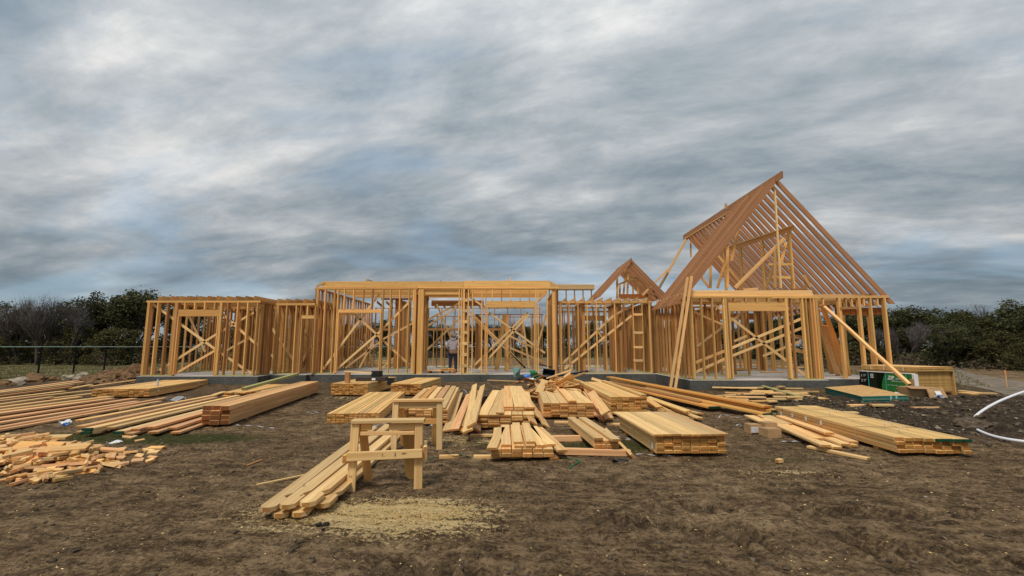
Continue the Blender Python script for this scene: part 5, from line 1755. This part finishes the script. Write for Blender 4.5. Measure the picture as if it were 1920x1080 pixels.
m, n = new_mat('clod_earth')
geo = n.add('ShaderNodeNewGeometry')
na = n.noise(geo.outputs['Position'], 9, 4, .6)
nb_ = n.noise(geo.outputs['Position'], 1.7, 3, .6)
cE = n.ramp(na, [(.35, (.045, .032, .021)), (.55, (.10, .073, .046)), (.68, (.19, .145, .095))])
finish(n, cE, .95, na, .6, .02)
CLOD = m
items = []
while len(items) < 2600:
    x_, y_ = R.uniform(5.5, 18), R.uniform(7, 15.5)
    b_ = float(berm(np.array([x_]), np.array([y_]))[0])
    if R.random() > b_:
        continue
    s_ = .018 + .075 * R.random() ** 4
    items.append((x_, y_, hz(x_, y_) + s_ * .2, s_))
for _ in range(900):
    x_, y_ = R.uniform(-9, 12), R.uniform(13.5, 19.4)
    if y_ > 16 and x_ > 6: y_ = R.uniform(13.5, 16)
    s_ = .018 + .05 * R.random() ** 4
    items.append((x_, y_, hz(x_, y_) + s_ * .2, s_))
for _ in range(5200):
    x_, y_ = R.uniform(-8, 8), R.uniform(2.3, 10)
    if ((x_ + 1.1) / 1.3) ** 2 + ((y_ - 4.5) / .6) ** 2 < 1: continue
    s_ = .006 + .026 * R.random() ** 5
    items.append((x_, y_, hz(x_, y_) + s_ * .2, s_))
lump_field('soil_clods', items, CLOD)
items = []
for _ in range(700):
    x_, y_ = R.uniform(5.5, 17), R.uniform(7, 15.5)
    if R.random() > float(berm(np.array([x_]), np.array([y_]))[0]):
        continue
    s_ = .012 + .04 * R.random() ** 4
    items.append((x_, y_, hz(x_, y_) + s_ * .5, s_))
for _ in range(260):
    x_, y_ = R.uniform(-9, 9), R.uniform(2.3, 14)
    s_ = .005 + .013 * R.random() ** 4
    items.append((x_, y_, hz(x_, y_) + s_ * .5, s_))
lump_field('limestone_grit', items, ROCK)

# flat wood chips: sawdust flakes and splinters on the dirt
V, F = [], []
sites = [(-1.3, 4.65, .8, .36, 2600), (-.85, 4.5, .6, .3, 1200), (-.75, 8.0, .6, .35, 350), (3.4, 6.0, .6, .14, 160), (3.2, 8.3, .6, .4, 160), (-9, 7, 2.0, 1.0, 240), (-2.2, 4.7, .6, .25, 250), (-5.3, 14.4, .8, .5, 120), (2.0, 15, 2.5, .8, 200)]
chips = []
for cx, cy, rx, ry, k in sites:
    for _ in range(k):
        chips.append((R.gauss(cx, rx * .6), R.gauss(cy, ry * .6), R.uniform(.0008, .0028)))
for _ in range(3200):
    chips.append((R.uniform(-8, 9), R.uniform(2.2, 14), R.uniform(.0015, .0048)))
for x_, y_, s_ in chips:
    a = R.uniform(0, 6.28)
    l = s_ * R.uniform(1, 3)
    z_ = hz(x_, y_) + .003
    ca, sa = math.cos(a), math.sin(a)
    k = len(V)
    tl = R.uniform(0, s_ * .8)
    for X_, Y_, Z_ in ((-l, -s_, 0), (l, -s_ * .7, tl), (l * .8, s_, tl + .002), (-l, s_ * .6, .004), (0, 0, .006 + tl * .5)):
        V.append((x_ + X_ * ca - Y_ * sa, y_ + X_ * sa + Y_ * ca, z_ + Z_))
    F += [[k, k + 1, k + 4], [k + 1, k + 2, k + 4], [k + 2, k + 3, k + 4], [k + 3, k, k + 4]]
me_ = bpy.data.meshes.new('wood_chips')
me_.from_pydata(V, [], F)
m, n = new_mat('chip_wood')
geo = n.add('ShaderNodeNewGeometry')
rp = geo.outputs['Random Per Island']
finish(n, n.ramp(rp, [(0, (.58, .39, .15)), (.5, (.80, .58, .26)), (1, (.90, .70, .40))]), .85)
me_.materials.append(m)
o = bpy.data.objects.new('wood_chips', me_)
C.objects.link(o)
tag(o, kind='stuff')

# heap of dug soil at the left of the house
sq = G(212, 722)
mound = thing('dirt_mound', 'heap of dug brown soil left of the house corner', 'dirt mound', (-16.6, 20.2, 0))
bm = bmesh.new()
bmesh.ops.create_grid(bm, x_segments=70, y_segments=50, size=1)
for v_ in bm.verts:
    x_, y_ = v_.co.x * 2.3, v_.co.y * 1.5
    X_, Y_ = -16.75 + x_, 20.0 + y_
    r2 = (x_ / 2.2) ** 2 + (y_ / 1.4) ** 2
    hh = max(0, 1 - r2) ** .8 * (.50 + .3 * (x_ + .3) / 2.2)
    nn = float(fbm(np.array([X_ * 2.2]), np.array([Y_ * 2.2]), 41, 4)[0]) - .42
    v_.co = Vector((x_ - .15, y_ - .2, hh * (1 + nn * 1.1) + nn * .22 * min(1, hh * 6) - .03))
MD = plain('dug_soil', (.165, .095, .046), .95, .45, 7, .8)
place('soil', mesh_from(bm, 'soil', MD), Matrix.Translation((-16.6, 20.2, 0)), mound)
items = []
for _ in range(420):
    a, r_ = R.uniform(0, 6.28), R.random() ** .5
    x_, y_ = 2.3 * r_ * math.cos(a), 1.45 * r_ * math.sin(a)
    hh = max(0, 1 - r_ * r_) ** .8 * (.50 + .3 * (x_ + .3) / 2.2)
    s_ = .03 + .10 * R.random() ** 3
    items.append((x_ - .15, y_ - .2, hh + s_ * .1, s_))
o = lump_field('clods', items, MD)
o.parent = mound
for i, (px, py, s_) in enumerate(((62, 716, .42), (28, 722, .36), (100, 713, .22), (130, 712, .3), (8, 724, .3), (148, 714, .25), (46, 712, .2), (155, 706, .24), (256, 696, .12))):
    q = G(px, py)
    o = place('boulder', rock_mesh(s_ * 1.2, s_ * .8, s_ * .6, ROCK if i % 2 else MD, i * 3 + 1, 'boulder', 3), Matrix.Translation(q + Vector((0, 0, s_ * .25))))
    tag(o, f'{ORD[i]} rough boulder among the stones along the field edge at the left', 'boulder', 'stones along the field edge')

# ------------------------------------------------------------------ fence
fence = thing('field_fence', 'dark pipe and wire fence along the field at the left', 'fence', (-26, 30, 0))
f0, f1_ = Vector((-26.3, 19.5, 0)), Vector((-26.0, 52, 0))
FH = 1.57
L_ = (f1_ - f0).length
npst = 16
pts = [f0.lerp(f1_, i / npst) for i in range(npst + 1)]
f2 = Vector((-4, 52, 0))
pts2 = [f1_.lerp(f2, i / 9) for i in range(1, 10)]


def rod(name, a, b, r_, mat, parent, seg=6):
    d_ = Vector(b) - Vector(a)
    bmq = bmesh.new()
    bmesh.ops.create_cone(bmq, cap_ends=True, segments=seg, radius1=r_, radius2=r_, depth=d_.length)
    M = Matrix.Translation((Vector(a) + Vector(b)) / 2) @ d_.to_track_quat('Z', 'Y').to_matrix().to_4x4()
    return place(name, mesh_from(bmq, name, mat), M, parent)


for p_ in pts + pts2:
    rod('post', p_ + Vector((0, 0, hz(p_.x, p_.y) - .2)), p_ + Vector((0, 0, FH)), .045, STEEL, fence)
for a, b in ((f0, f1_), (f1_, f2)):
    rod('top_rail', a + Vector((0, 0, FH)), b + Vector((0, 0, FH)), .024, RAILM, fence)
    for z_ in (.15, .34, .53, .74, .95, 1.16, 1.36):
        rod('wire', a + Vector((0, 0, z_)), b + Vector((0, 0, z_)), .007, STEEL, fence, 4)


# ------------------------------------------------------------------ trees
def leaf_mat(name, a, b, c_):
    m, n = new_mat(name)
    geo = n.add('ShaderNodeNewGeometry')
    oi = n.add('ShaderNodeObjectInfo')
    f = n.math('ADD', n.math('MULTIPLY', geo.outputs['Random Per Island'], .55), n.math('MULTIPLY', n.noise(geo.outputs['Position'], .9, 3), .6))
    cL = n.ramp(f, [(.2, a), (.55, b), (.9, c_)])
    k = n.math('ADD', n.math('MULTIPLY', oi.outputs['Random'], .5), .72)
    cL = n.mix(1.0, cL, n.add('ShaderNodeCombineXYZ', inp={0: k, 1: k, 2: k}).outputs[0], 'MULTIPLY')
    d = n.add('ShaderNodeBsdfDiffuse', inp={0: cL})
    tr_ = n.add('ShaderNodeBsdfTranslucent', inp={0: cL})
    mx = n.add('ShaderNodeMixShader', inp={0: .22, 1: d.outputs[0], 2: tr_.outputs[0]})
    n.add('ShaderNodeOutputMaterial', inp={0: mx.outputs[0]})
    return m


OAK = leaf_mat('oak_leaves', (.030, .034, .018), (.078, .082, .038), (.155, .150, .075))
CED = leaf_mat('juniper_foliage', (.042, .044, .018), (.098, .092, .038), (.175, .155, .07))


def tubes(name, segs, mat, sides=5):
    """tapered limbs: (a, b, ra, rb)"""
    V, F = [], []
    for a, b, ra, rb in segs:
        d_ = (b - a)
        if d_.length < 1e-5:
            continue
        d_.normalize()
        s_ = d_.orthogonal().normalized()
        t_ = d_.cross(s_)
        k = len(V)
        sd = sides if ra > .02 else 3
        for c0, r_ in ((a, ra), (b, rb)):
            for i in range(sd):
                an = 2 * math.pi * i / sd
                V.append(c0 + (s_ * math.cos(an) + t_ * math.sin(an)) * r_)
        for i in range(sd):
            j = (i + 1) % sd
            F.append((k + i, k + j, k + sd + j, k + sd + i))
    me_ = bpy.data.meshes.new(name)
    me_.from_pydata([tuple(v_) for v_ in V], [], F)
    me_.materials.append(mat)
    for p_ in me_.polygons:
        p_.use_smooth = True
    return me_


def grow(rr, p_, d_, L, r_, depth, out, tips, spread, up):
    n_ = 3
    for i in range(n_):
        d2 = (d_ + Vector((rr.uniform(-1, 1), rr.uniform(-1, 1), rr.uniform(-.4, 1))) * .16 + Vector((0, 0, up * .06))).normalized()
        q_ = p_ + d2 * L / n_
        out.append((p_, q_, r_ * (1 - .25 * i / n_), r_ * (1 - .25 * (i + 1) / n_), depth))
        p_, d_ = q_, d2
        if depth > 0 and i >= 1 - (depth < 3):
            for _ in range(rr.choice((1, 1, 2))):
                dd_ = (d_ + Vector((rr.uniform(-1, 1), rr.uniform(-1, 1), rr.uniform(-.5, .8))) * spread).normalized()
                grow(rr, p_, dd_, L * rr.uniform(.5, .78), r_ * .52, depth - 1, out, tips, spread, up)
    tips.append(p_)
    if depth > 0:
        for _ in range(2):
            dd_ = (d_ + Vector((rr.uniform(-1, 1), rr.uniform(-1, 1), rr.uniform(-.3, .7))) * spread * .8).normalized()
            grow(rr, p_, dd_, L * rr.uniform(.55, .8), r_ * .55, depth - 1, out, tips, spread, up)


def leaf_cloud(name, centres, mat, rr, per, rad, size):
    g = np.random.default_rng(rr.randrange(10 ** 6))
    Cn = np.repeat(np.array(centres, float), per, 0)
    k = len(Cn)
    un = g.normal(size=(k, 3)) * (1, 1, .75)
    un /= np.linalg.norm(un, axis=1)[:, None]
    q_ = Cn[:, :3] + un * rad * Cn[:, 3:4] * (g.random(k) ** .45)[:, None]
    a_ = g.uniform(-1, 1, (k, 3)) * (1, 1, .7)
    a_ /= np.linalg.norm(a_, axis=1)[:, None]
    b_ = np.cross(a_, g.normal(size=(k, 3)))
    b_ /= np.linalg.norm(b_, axis=1)[:, None]
    s_ = (size * g.uniform(.5, 1.3, k))[:, None]
    a_, b_ = a_ * s_, b_ * s_ * .6
    V = np.stack([q_ - a_, q_ - b_, q_ + a_, q_ + b_], 1).reshape(-1, 3).astype(np.float32)
    me_ = bpy.data.meshes.new(name)
    me_.vertices.add(len(V))
    me_.vertices.foreach_set('co', V.ravel())
    me_.loops.add(len(V))
    me_.loops.foreach_set('vertex_index', np.arange(len(V), dtype=np.int32))
    me_.polygons.add(k)
    me_.polygons.foreach_set('loop_start', np.arange(k, dtype=np.int32) * 4)
    me_.polygons.foreach_set('loop_total', np.full(k, 4, np.int32))
    me_.update(calc_edges=True)
    me_.materials.append(mat)
    return me_


def oak_kind(seed, low=False):
    rr = random.Random(seed)
    out, tips = [], []
    base = Vector((0, 0, -.2))
    for k in range(rr.choice((1, 2, 2))):
        grow(rr, base + Vector((rr.uniform(-.15, .15), rr.uniform(-.15, .15), 0)), Vector((rr.uniform(-.5, .5), rr.uniform(-.5, .5), 1)).normalized(), 2.6, .17, 3, out, tips, .75, .5)
    trunk = tubes('trunk', [s_[:4] for s_ in out if s_[4] >= 1], BARK)
    cen = [(t_.x, t_.y, max(t_.z, .5 if low else 1.2), rr.uniform(.7, 1.25)) for t_ in tips]
    rr.shuffle(cen)
    cen = cen[:105]
    if low:
        for _ in range(30):
            a, r_ = rr.uniform(0, 6.28), rr.uniform(.6, 2.3)
            cen.append((r_ * math.cos(a), r_ * math.sin(a), rr.uniform(.3, 1.8), 1))
    crown = leaf_cloud('crown', cen, OAK, rr, 58, .62, .105)
    top_ = max(c_[2] for c_ in cen) + .4
    return trunk, crown, top_


def cedar_kind(seed):
    rr = random.Random(seed)
    out = [(Vector((0, 0, -.2)), Vector((.1, 0, 1.6)), .13, .1, 3), (Vector((.1, 0, 1.6)), Vector((0, .1, 4.2)), .1, .03, 3)]
    cen = []
    for k in range(120):
        h_ = rr.uniform(.3, 4.8)
        r_ = (1.9 * (1 - (h_ / 5.2) ** 1.6) + .25) * rr.random() ** .5
        a = rr.uniform(0, 6.28)
        cen.append((r_ * math.cos(a) * 1.15, r_ * math.sin(a), h_, rr.uniform(.7, 1.2)))
        if k % 4 == 0:
            out.append((Vector((.05, 0, h_ * .8)), Vector((r_ * math.cos(a), r_ * math.sin(a), h_)), .04, .015, 1))
    return tubes('trunk', [s_[:4] for s_ in out], BARK), leaf_cloud('crown', cen, CED, rr, 66, .5, .09), 5.2


def bare_kind(seed, mat):
    rr = random.Random(seed)
    out, tips = [], []
    for k in range(2):
        grow(rr, Vector((rr.uniform(-.15, .15), rr.uniform(-.15, .15), -.2)), Vector((rr.uniform(-.35, .35), rr.uniform(-.35, .35), 1)).normalized(), 2.2, .13, 3, out, tips, .62, 1.0)
    extra = []
    for t_ in tips:
        for _ in range(2):
            dd_ = Vector((rr.uniform(-1, 1), rr.uniform(-1, 1), rr.uniform(-.1, 1.3))).normalized()
            extra.append((t_, t_ + dd_ * rr.uniform(.25, .7), .009, .004, 0))
    tr_ = tubes('trunk', [s_[:4] for s_ in out if s_[4] >= 2], BARK)
    cr_ = tubes('crown', [(a, b, max(ra, .010), max(rb, .008)) for a, b, ra, rb, d_ in out if d_ < 2] + [s_[:4] for s_ in extra], mat)
    return tr_, cr_, max(t_.z for t_ in tips) + .4


KO = [oak_kind(s_, low=(s_ % 2 == 0)) for s_ in (1, 2, 4, 7, 8)]
KC = [cedar_kind(s_) for s_ in (3, 5, 9)]
KB = [bare_kind(6, TWIG), bare_kind(12, TWIGR), bare_kind(15, TWIG)]

# (photo column of the trunk, distance, photo row of the top, kind)
trees = []
for a in ((-70, 42, 570, 'o'), (2, 44, 562, 'o'), (30, 47, 575, 'c'), (42, 41, 560, 'b'), (72, 40, 552, 'b'), (102, 41, 553, 'b'), (130, 40, 566, 'b'), (60, 44, 570, 'b'), (22, 41, 620, 'c'), (90, 43, 566, 'b'), (120, 44, 575, 'b'), (60, 46, 618, 'c'), (118, 46, 610, 'c'), (185, 46, 560, 'o'), (212, 45, 549, 'o'), (238, 46, 544, 'o'), (262, 48, 547, 'o'), (290, 54, 552, 'o'), (320, 58, 551, 'o'), (150, 41, 606, 'c'), (205, 40, 612, 'c'), (245, 41, 616, 'c'), (-110, 40, 560, 'o'), (160, 50, 575, 'b'), (330, 50, 566, 'c'), (380, 52, 580, 'o')):
    trees.append(a + ('left of the house',))
for a in ((420, 70, 598, 'o'), (470, 72, 602, 'c'), (520, 70, 600, 'o'), (565, 74, 600, 'o'), (610, 72, 604, 'o'), (650, 70, 606, 'c'), (690, 73, 604, 'o'), (735, 70, 598, 'o'), (748, 66, 588, 'b'), (775, 70, 596, 'o'), (812, 72, 612, 'c'), (840, 70, 606, 'o'), (866, 68, 598, 'b'), (892, 72, 612, 'o'), (930, 70, 605, 'o'), (962, 66, 596, 'b'), (985, 69, 606, 'o'), (1020, 71, 604, 'o'), (1060, 70, 600, 'o'), (1110, 72, 600, 'c'), (1160, 70, 600, 'o'), (1210, 72, 602, 'o'), (1260, 70, 600, 'c'), (1310, 68, 600, 'o'), (1360, 64, 600, 'o'), (1405, 60, 598, 'o'), (1445, 58, 596, 'c'), (1490, 56, 594, 'o')):
    trees.append(a + ('behind the house',))
for a in ((1530, 46, 585, 'o'), (1570, 44, 588, 'o'), (1600, 47, 580, 'o'), (1640, 43, 580, 'o'), (1678, 41, 574, 'o'), (1700, 40, 578, 'o'), (1728, 43, 586, 'o'), (1760, 40, 575, 'o'), (1785, 43, 582, 'o'), (1815, 39, 588, 'c'), (1845, 36, 596, 'c'), (1862, 41, 562, 'b'), (1885, 39, 580, 'b'), (1910, 36, 566, 'o'), (1945, 35, 560, 'o'), (1990, 34, 560, 'o'), (2040, 33, 570, 'c'), (1720, 37, 612, 'o'), (1690, 38, 612, 'b'), (1750, 36, 606, 'o'), (1800, 35, 606, 'b'), (1880, 33, 618, 'c'), (1935, 31, 620, 'c'), (1650, 39, 610, 'b'), (1706, 37, 598, 'b'), (1826, 36, 600, 'o'), (1600, 40, 620, 'c'), (1550, 42, 622, 'c'), (1775, 35, 620, 'o'), (1850, 33, 636, 'c'), (1915, 30, 640, 'c')):
    trees.append(a + ('right of the house',))
words_ = {'o': ('live_oak', 'dense dark green oak', 'oak tree'), 'c': ('juniper_tree', 'bushy olive green juniper', 'juniper tree'), 'b': ('bare_tree', 'leafless grey tree', 'bare tree')}
cnt = {}
for px, Y, py, k, where in sorted(trees, key=lambda t_: t_[0]):
    rr = random.Random(px * 7 + py)
    kinds = {'o': KO, 'c': KC, 'b': KB}[k]
    tr_, cr_, top_ = kinds[rr.randrange(len(kinds))]
    x_ = X(px, Y)
    H_ = D(px, py, Y).z
    s_ = H_ / top_
    nm, desc, cat_ = words_[k]
    i = cnt.get((k, where), 0)
    cnt[(k, where)] = i + 1
    gz = hz(x_, Y)
    t_ = thing(nm, f'{desc} {where}, {ORD[i]} {cat_.split()[0]} from the left', cat_, (x_, Y, gz), f'trees {where}')
    wdn = s_ * (rr.uniform(.95, 1.25) if k != 'b' else rr.uniform(.8, 1.0))
    if s_ < .8 and k != 'b': wdn = s_ * rr.uniform(1.2, 1.6)
    M = Matrix.Translation((x_, Y, gz)) @ Matrix.Rotation(rr.uniform(0, 6.28), 4, 'Z') @ Matrix.Diagonal((wdn, wdn, s_, 1))
    place('trunk', tr_, M, t_)
    place('crown', cr_, M, t_)

# thicket under and behind the trees
rr = random.Random(77)
for nm, n_, fn, mt, sz in (('thicket', 330, None, OAK, .16), ('dry_brush', 260, None, None, .1)):
    cen = []
    for _ in range(n_):
        px = rr.uniform(-200, 2200)
        if px < 420:
            Y = rr.uniform(48, 56)
            if 30 < px < 165 and nm == 'thicket' and rr.random() < .6:
                continue
        elif px < 1500:
            Y = rr.uniform(68, 80)
        else:
            Y = rr.uniform(40, 50)
        if nm == 'dry_brush':
            Y -= rr.uniform(6, 11)
            cen.append((X(px, Y), Y, rr.uniform(.1, .7), rr.uniform(.6, 1.1)))
        else:
            cen.append((X(px, Y), Y, rr.uniform(.2, 1.7), rr.uniform(.9, 1.7)))
    if mt is None:
        mt = leaf_mat('dry_brush', (.06, .045, .032), (.11, .085, .06), (.17, .135, .09))
    o = bpy.data.objects.new(nm, leaf_cloud(nm, cen, mt, rr, 90, .8, sz))
    C.objects.link(o)
    tag(o, kind='stuff')
cen = []
for _ in range(150):
    Y = rr.uniform(70, 82)
    cen.append((X(rr.uniform(400, 1500), Y), Y, rr.uniform(1.2, 3.9), rr.uniform(1.2, 2.0)))
o = bpy.data.objects.new('far_woods', leaf_cloud('far_woods', cen, OAK, rr, 120, .9, .16))
C.objects.link(o)
tag(o, kind='stuff')
# meadow tufts
V, F = [], []
for _ in range(9000):
    if rr.random() < .62:
        x_, y_ = rr.uniform(-40, -13), 21.8 + 18 * rr.random() ** 1.6
    else:
        x_, y_ = rr.uniform(17, 36), 18 + 14 * rr.random()
        if abs(x_ - (17.2 + (y_ - 14.2) * .85)) < 1.8: continue
    z_ = hz(x_, y_)
    for _b in range(3):
        a = rr.uniform(0, 6.28)
        h_ = rr.uniform(.05, .17)
        w_ = .014
        k = len(V)
        lx, ly = rr.uniform(-.08, .08), rr.uniform(-.08, .08)
        V += [(x_ - w_ * math.cos(a), y_ - w_ * math.sin(a), z_), (x_ + w_ * math.cos(a), y_ + w_ * math.sin(a), z_), (x_ + lx, y_ + ly, z_ + h_)]
        F.append((k, k + 1, k + 2))
me_ = bpy.data.meshes.new('grass')
me_.from_pydata(V, [], F)
me_.materials.append(leaf_mat('meadow_grass', (.07, .075, .025), (.17, .145, .06), (.30, .245, .125)))
o = bpy.data.objects.new('grass', me_)
C.objects.link(o)
tag(o, kind='stuff')

# ------------------------------------------------------------------ the man in the doorway, seen from behind
mx, my, mz = X(850, 21.2), 21.2, ZS
man = thing('person', 'person in grey top, dark jeans and pale cap, back turned in the doorway', 'person', (mx, my, mz))


def skin(name, verts, edges, rad, mat, parent, sub=2, root=0):
    me_ = bpy.data.meshes.new(name)
    me_.from_pydata([tuple(v_) for v_ in verts], edges, [])
    o = bpy.data.objects.new(name, me_)
    C.objects.link(o)
    o.parent = parent
    me_.materials.append(mat)
    sk = o.modifiers.new('skin', 'SKIN')
    sk.use_smooth_shade = True
    if not me_.skin_vertices:
        with bpy.context.temp_override(object=o, active_object=o):
            bpy.ops.mesh.customdata_skin_add()
    for i, r_ in enumerate(rad):
        me_.skin_vertices[0].data[i].radius = r_ if isinstance(r_, tuple) else (r_, r_)
    me_.skin_vertices[0].data[root].use_root = True
    ss_ = o.modifiers.new('sub', 'SUBSURF')
    ss_.levels = ss_.render_levels = sub
    return o


SKINM = plain('skin', (.45, .26, .18), .55, .06)
HOOD = plain('grey_lavender_fleece', (.50, .47, .52), .9, .12, 20)
HOODL = plain('lavender_collar', (.52, .50, .64), .9, .1, 20)
JEAN = plain('dark_denim', (.022, .034, .065), .9, .25, 14)
CAPM = plain('cream_cap', (.58, .50, .38), .85, .1)
BOOT = plain('brown_boots', (.06, .04, .028), .7)
# joints: the man is 1.76 m, leaning a little to the left, forearms forward at the waist
J = dict(pel=(0, 0, .96), sp=(0, .0, 1.14), ch=(-.01, .01, 1.34), nk=(-.005, .02, 1.50), hd=(.005, .03, 1.58), ht=(.01, .035, 1.70))
V = [J['pel'], J['sp'], J['ch'], J['nk'], J['hd'], J['ht']]
E = [(0, 1), (1, 2), (2, 3), (3, 4), (4, 5)]
RAD = [(.14, .10), (.135, .095), (.165, .11), (.055, .055), (.075, .09), (.07, .085)]


def add(v_, parent_i, r_):
    V.append(v_)
    RAD.append(r_)
    E.append((parent_i, len(V) - 1))
    return len(V) - 1


hands = []
for s_ in (-1, 1):
    sh = add((s_ * .19, .01, 1.42), 2, .06)
    el = add((s_ * (.285 if s_ < 0 else .275), .0, 1.16), sh, .045)
    wr = add((s_ * .22, .19, 1.02), el, .03)
    pm = add((s_ * .20, .25, 1.0), wr, (.038, .016))
    hands.append((pm, s_))
    hp = add((s_ * .095, 0, .92), 0, .085)
    kn = add((s_ * .12, .02, .50), hp, .058)
    an = add((s_ * .13, -.02, .09), kn, .04)
    add((s_ * .15, .13, .04), an, .038)
for pm, s_ in hands:
    px_, py_, pz_ = V[pm]
    for k in range(4):
        f1i = add((px_ - s_ * (.012 + .004 * k), py_ + .045, pz_ + .026 - .018 * k), pm, .0095)
        add((px_ - s_ * (.035 + .004 * k), py_ + .060 - .006 * abs(k - 1), pz_ + .02 - .018 * k), f1i, .008)
    t1 = add((px_ - s_ * .03, py_ + .01, pz_ + .035), pm, .011)
    add((px_ - s_ * .05, py_ + .03, pz_ + .045), t1, .009)
skin('body', V, E, RAD, SKINM, man)
# fleece: torso and sleeves
jv = [(0, 0, .94), (0, 0, 1.12), (-.01, .0, 1.33), (-.005, .01, 1.47)]
je = [(0, 1), (1, 2), (2, 3)]
jr = [(.185, .135), (.185, .13), (.205, .145), (.10, .09)]
for s_ in (-1, 1):
    k = len(jv)
    jv += [(s_ * .205, .01, 1.40), (s_ * (.305 if s_ < 0 else .295), .0, 1.15), (s_ * .235, .165, 1.035)]
    je += [(2, k), (k, k + 1), (k + 1, k + 2)]
    jr += [.082, .068, .048]
skin('fleece', jv, je, jr, HOOD, man)
skin('hood', [(-.1, -.035, 1.47), (-.05, -.085, 1.50), (.05, -.085, 1.50), (.1, -.035, 1.47)], [(0, 1), (1, 2), (2, 3)], [.05, .062, .062, .05], HOODL, man)
pv = [(0, 0, .97)]
pe, pr = [], [(.175, .125)]
for s_ in (-1, 1):
    k = len(pv)
    pv += [(s_ * .10, 0, .82), (s_ * .125, .02, .49), (s_ * .135, -.015, .08)]
    pe += [(0, k), (k, k + 1), (k + 1, k + 2)]
    pr += [(.112, .115), .083, .072]
skin('jeans', pv, pe, pr, JEAN, man)
for s_ in (-1, 1):
    skin('boot', [(s_ * .135, -.06, .05), (s_ * .14, .04, .05), (s_ * .155, .17, .04)], [(0, 1), (1, 2)], [.052, .055, .045], BOOT, man)
o = place('cap', lathe(((.108, 0), (.112, .03), (.105, .075), (.08, .115), (.04, .135), (.006, .14)), CAPM, 'cap', 20), Matrix.Translation((mx + .008, my + .03, mz + 1.635)) @ Matrix.Rotation(-.08, 4, 'X'), man)
bm = bmesh.new()
bmesh.ops.create_circle(bm, segments=16, radius=.1, cap_ends=True)
for v_ in bm.verts:
    v_.co.y *= 1.0
bmesh.ops.solidify(bm, geom=bm.faces[:], thickness=.008)
place('cap_brim', mesh_from(bm, 'cap_brim', CAPM), Matrix.Translation((mx + .008, my + .12, mz + 1.645)) @ Matrix.Rotation(-.12, 4, 'X'), man)
# back hair below the cap
place('hair', lathe(((.07, -.06), (.092, -.02), (.1, .02)), plain('grey_hair', (.25, .22, .19), .9, .2, 30), 'hair', 16), Matrix.Translation((mx + .006, my + .022, mz + 1.615)), man)
for s_ in (-1, 1):
    place('ear', rock_mesh(.012, .025, .035, SKINM, 2, 'ear'), Matrix.Translation((mx + .006 + s_ * .088, my + .035, mz + 1.60)), man)
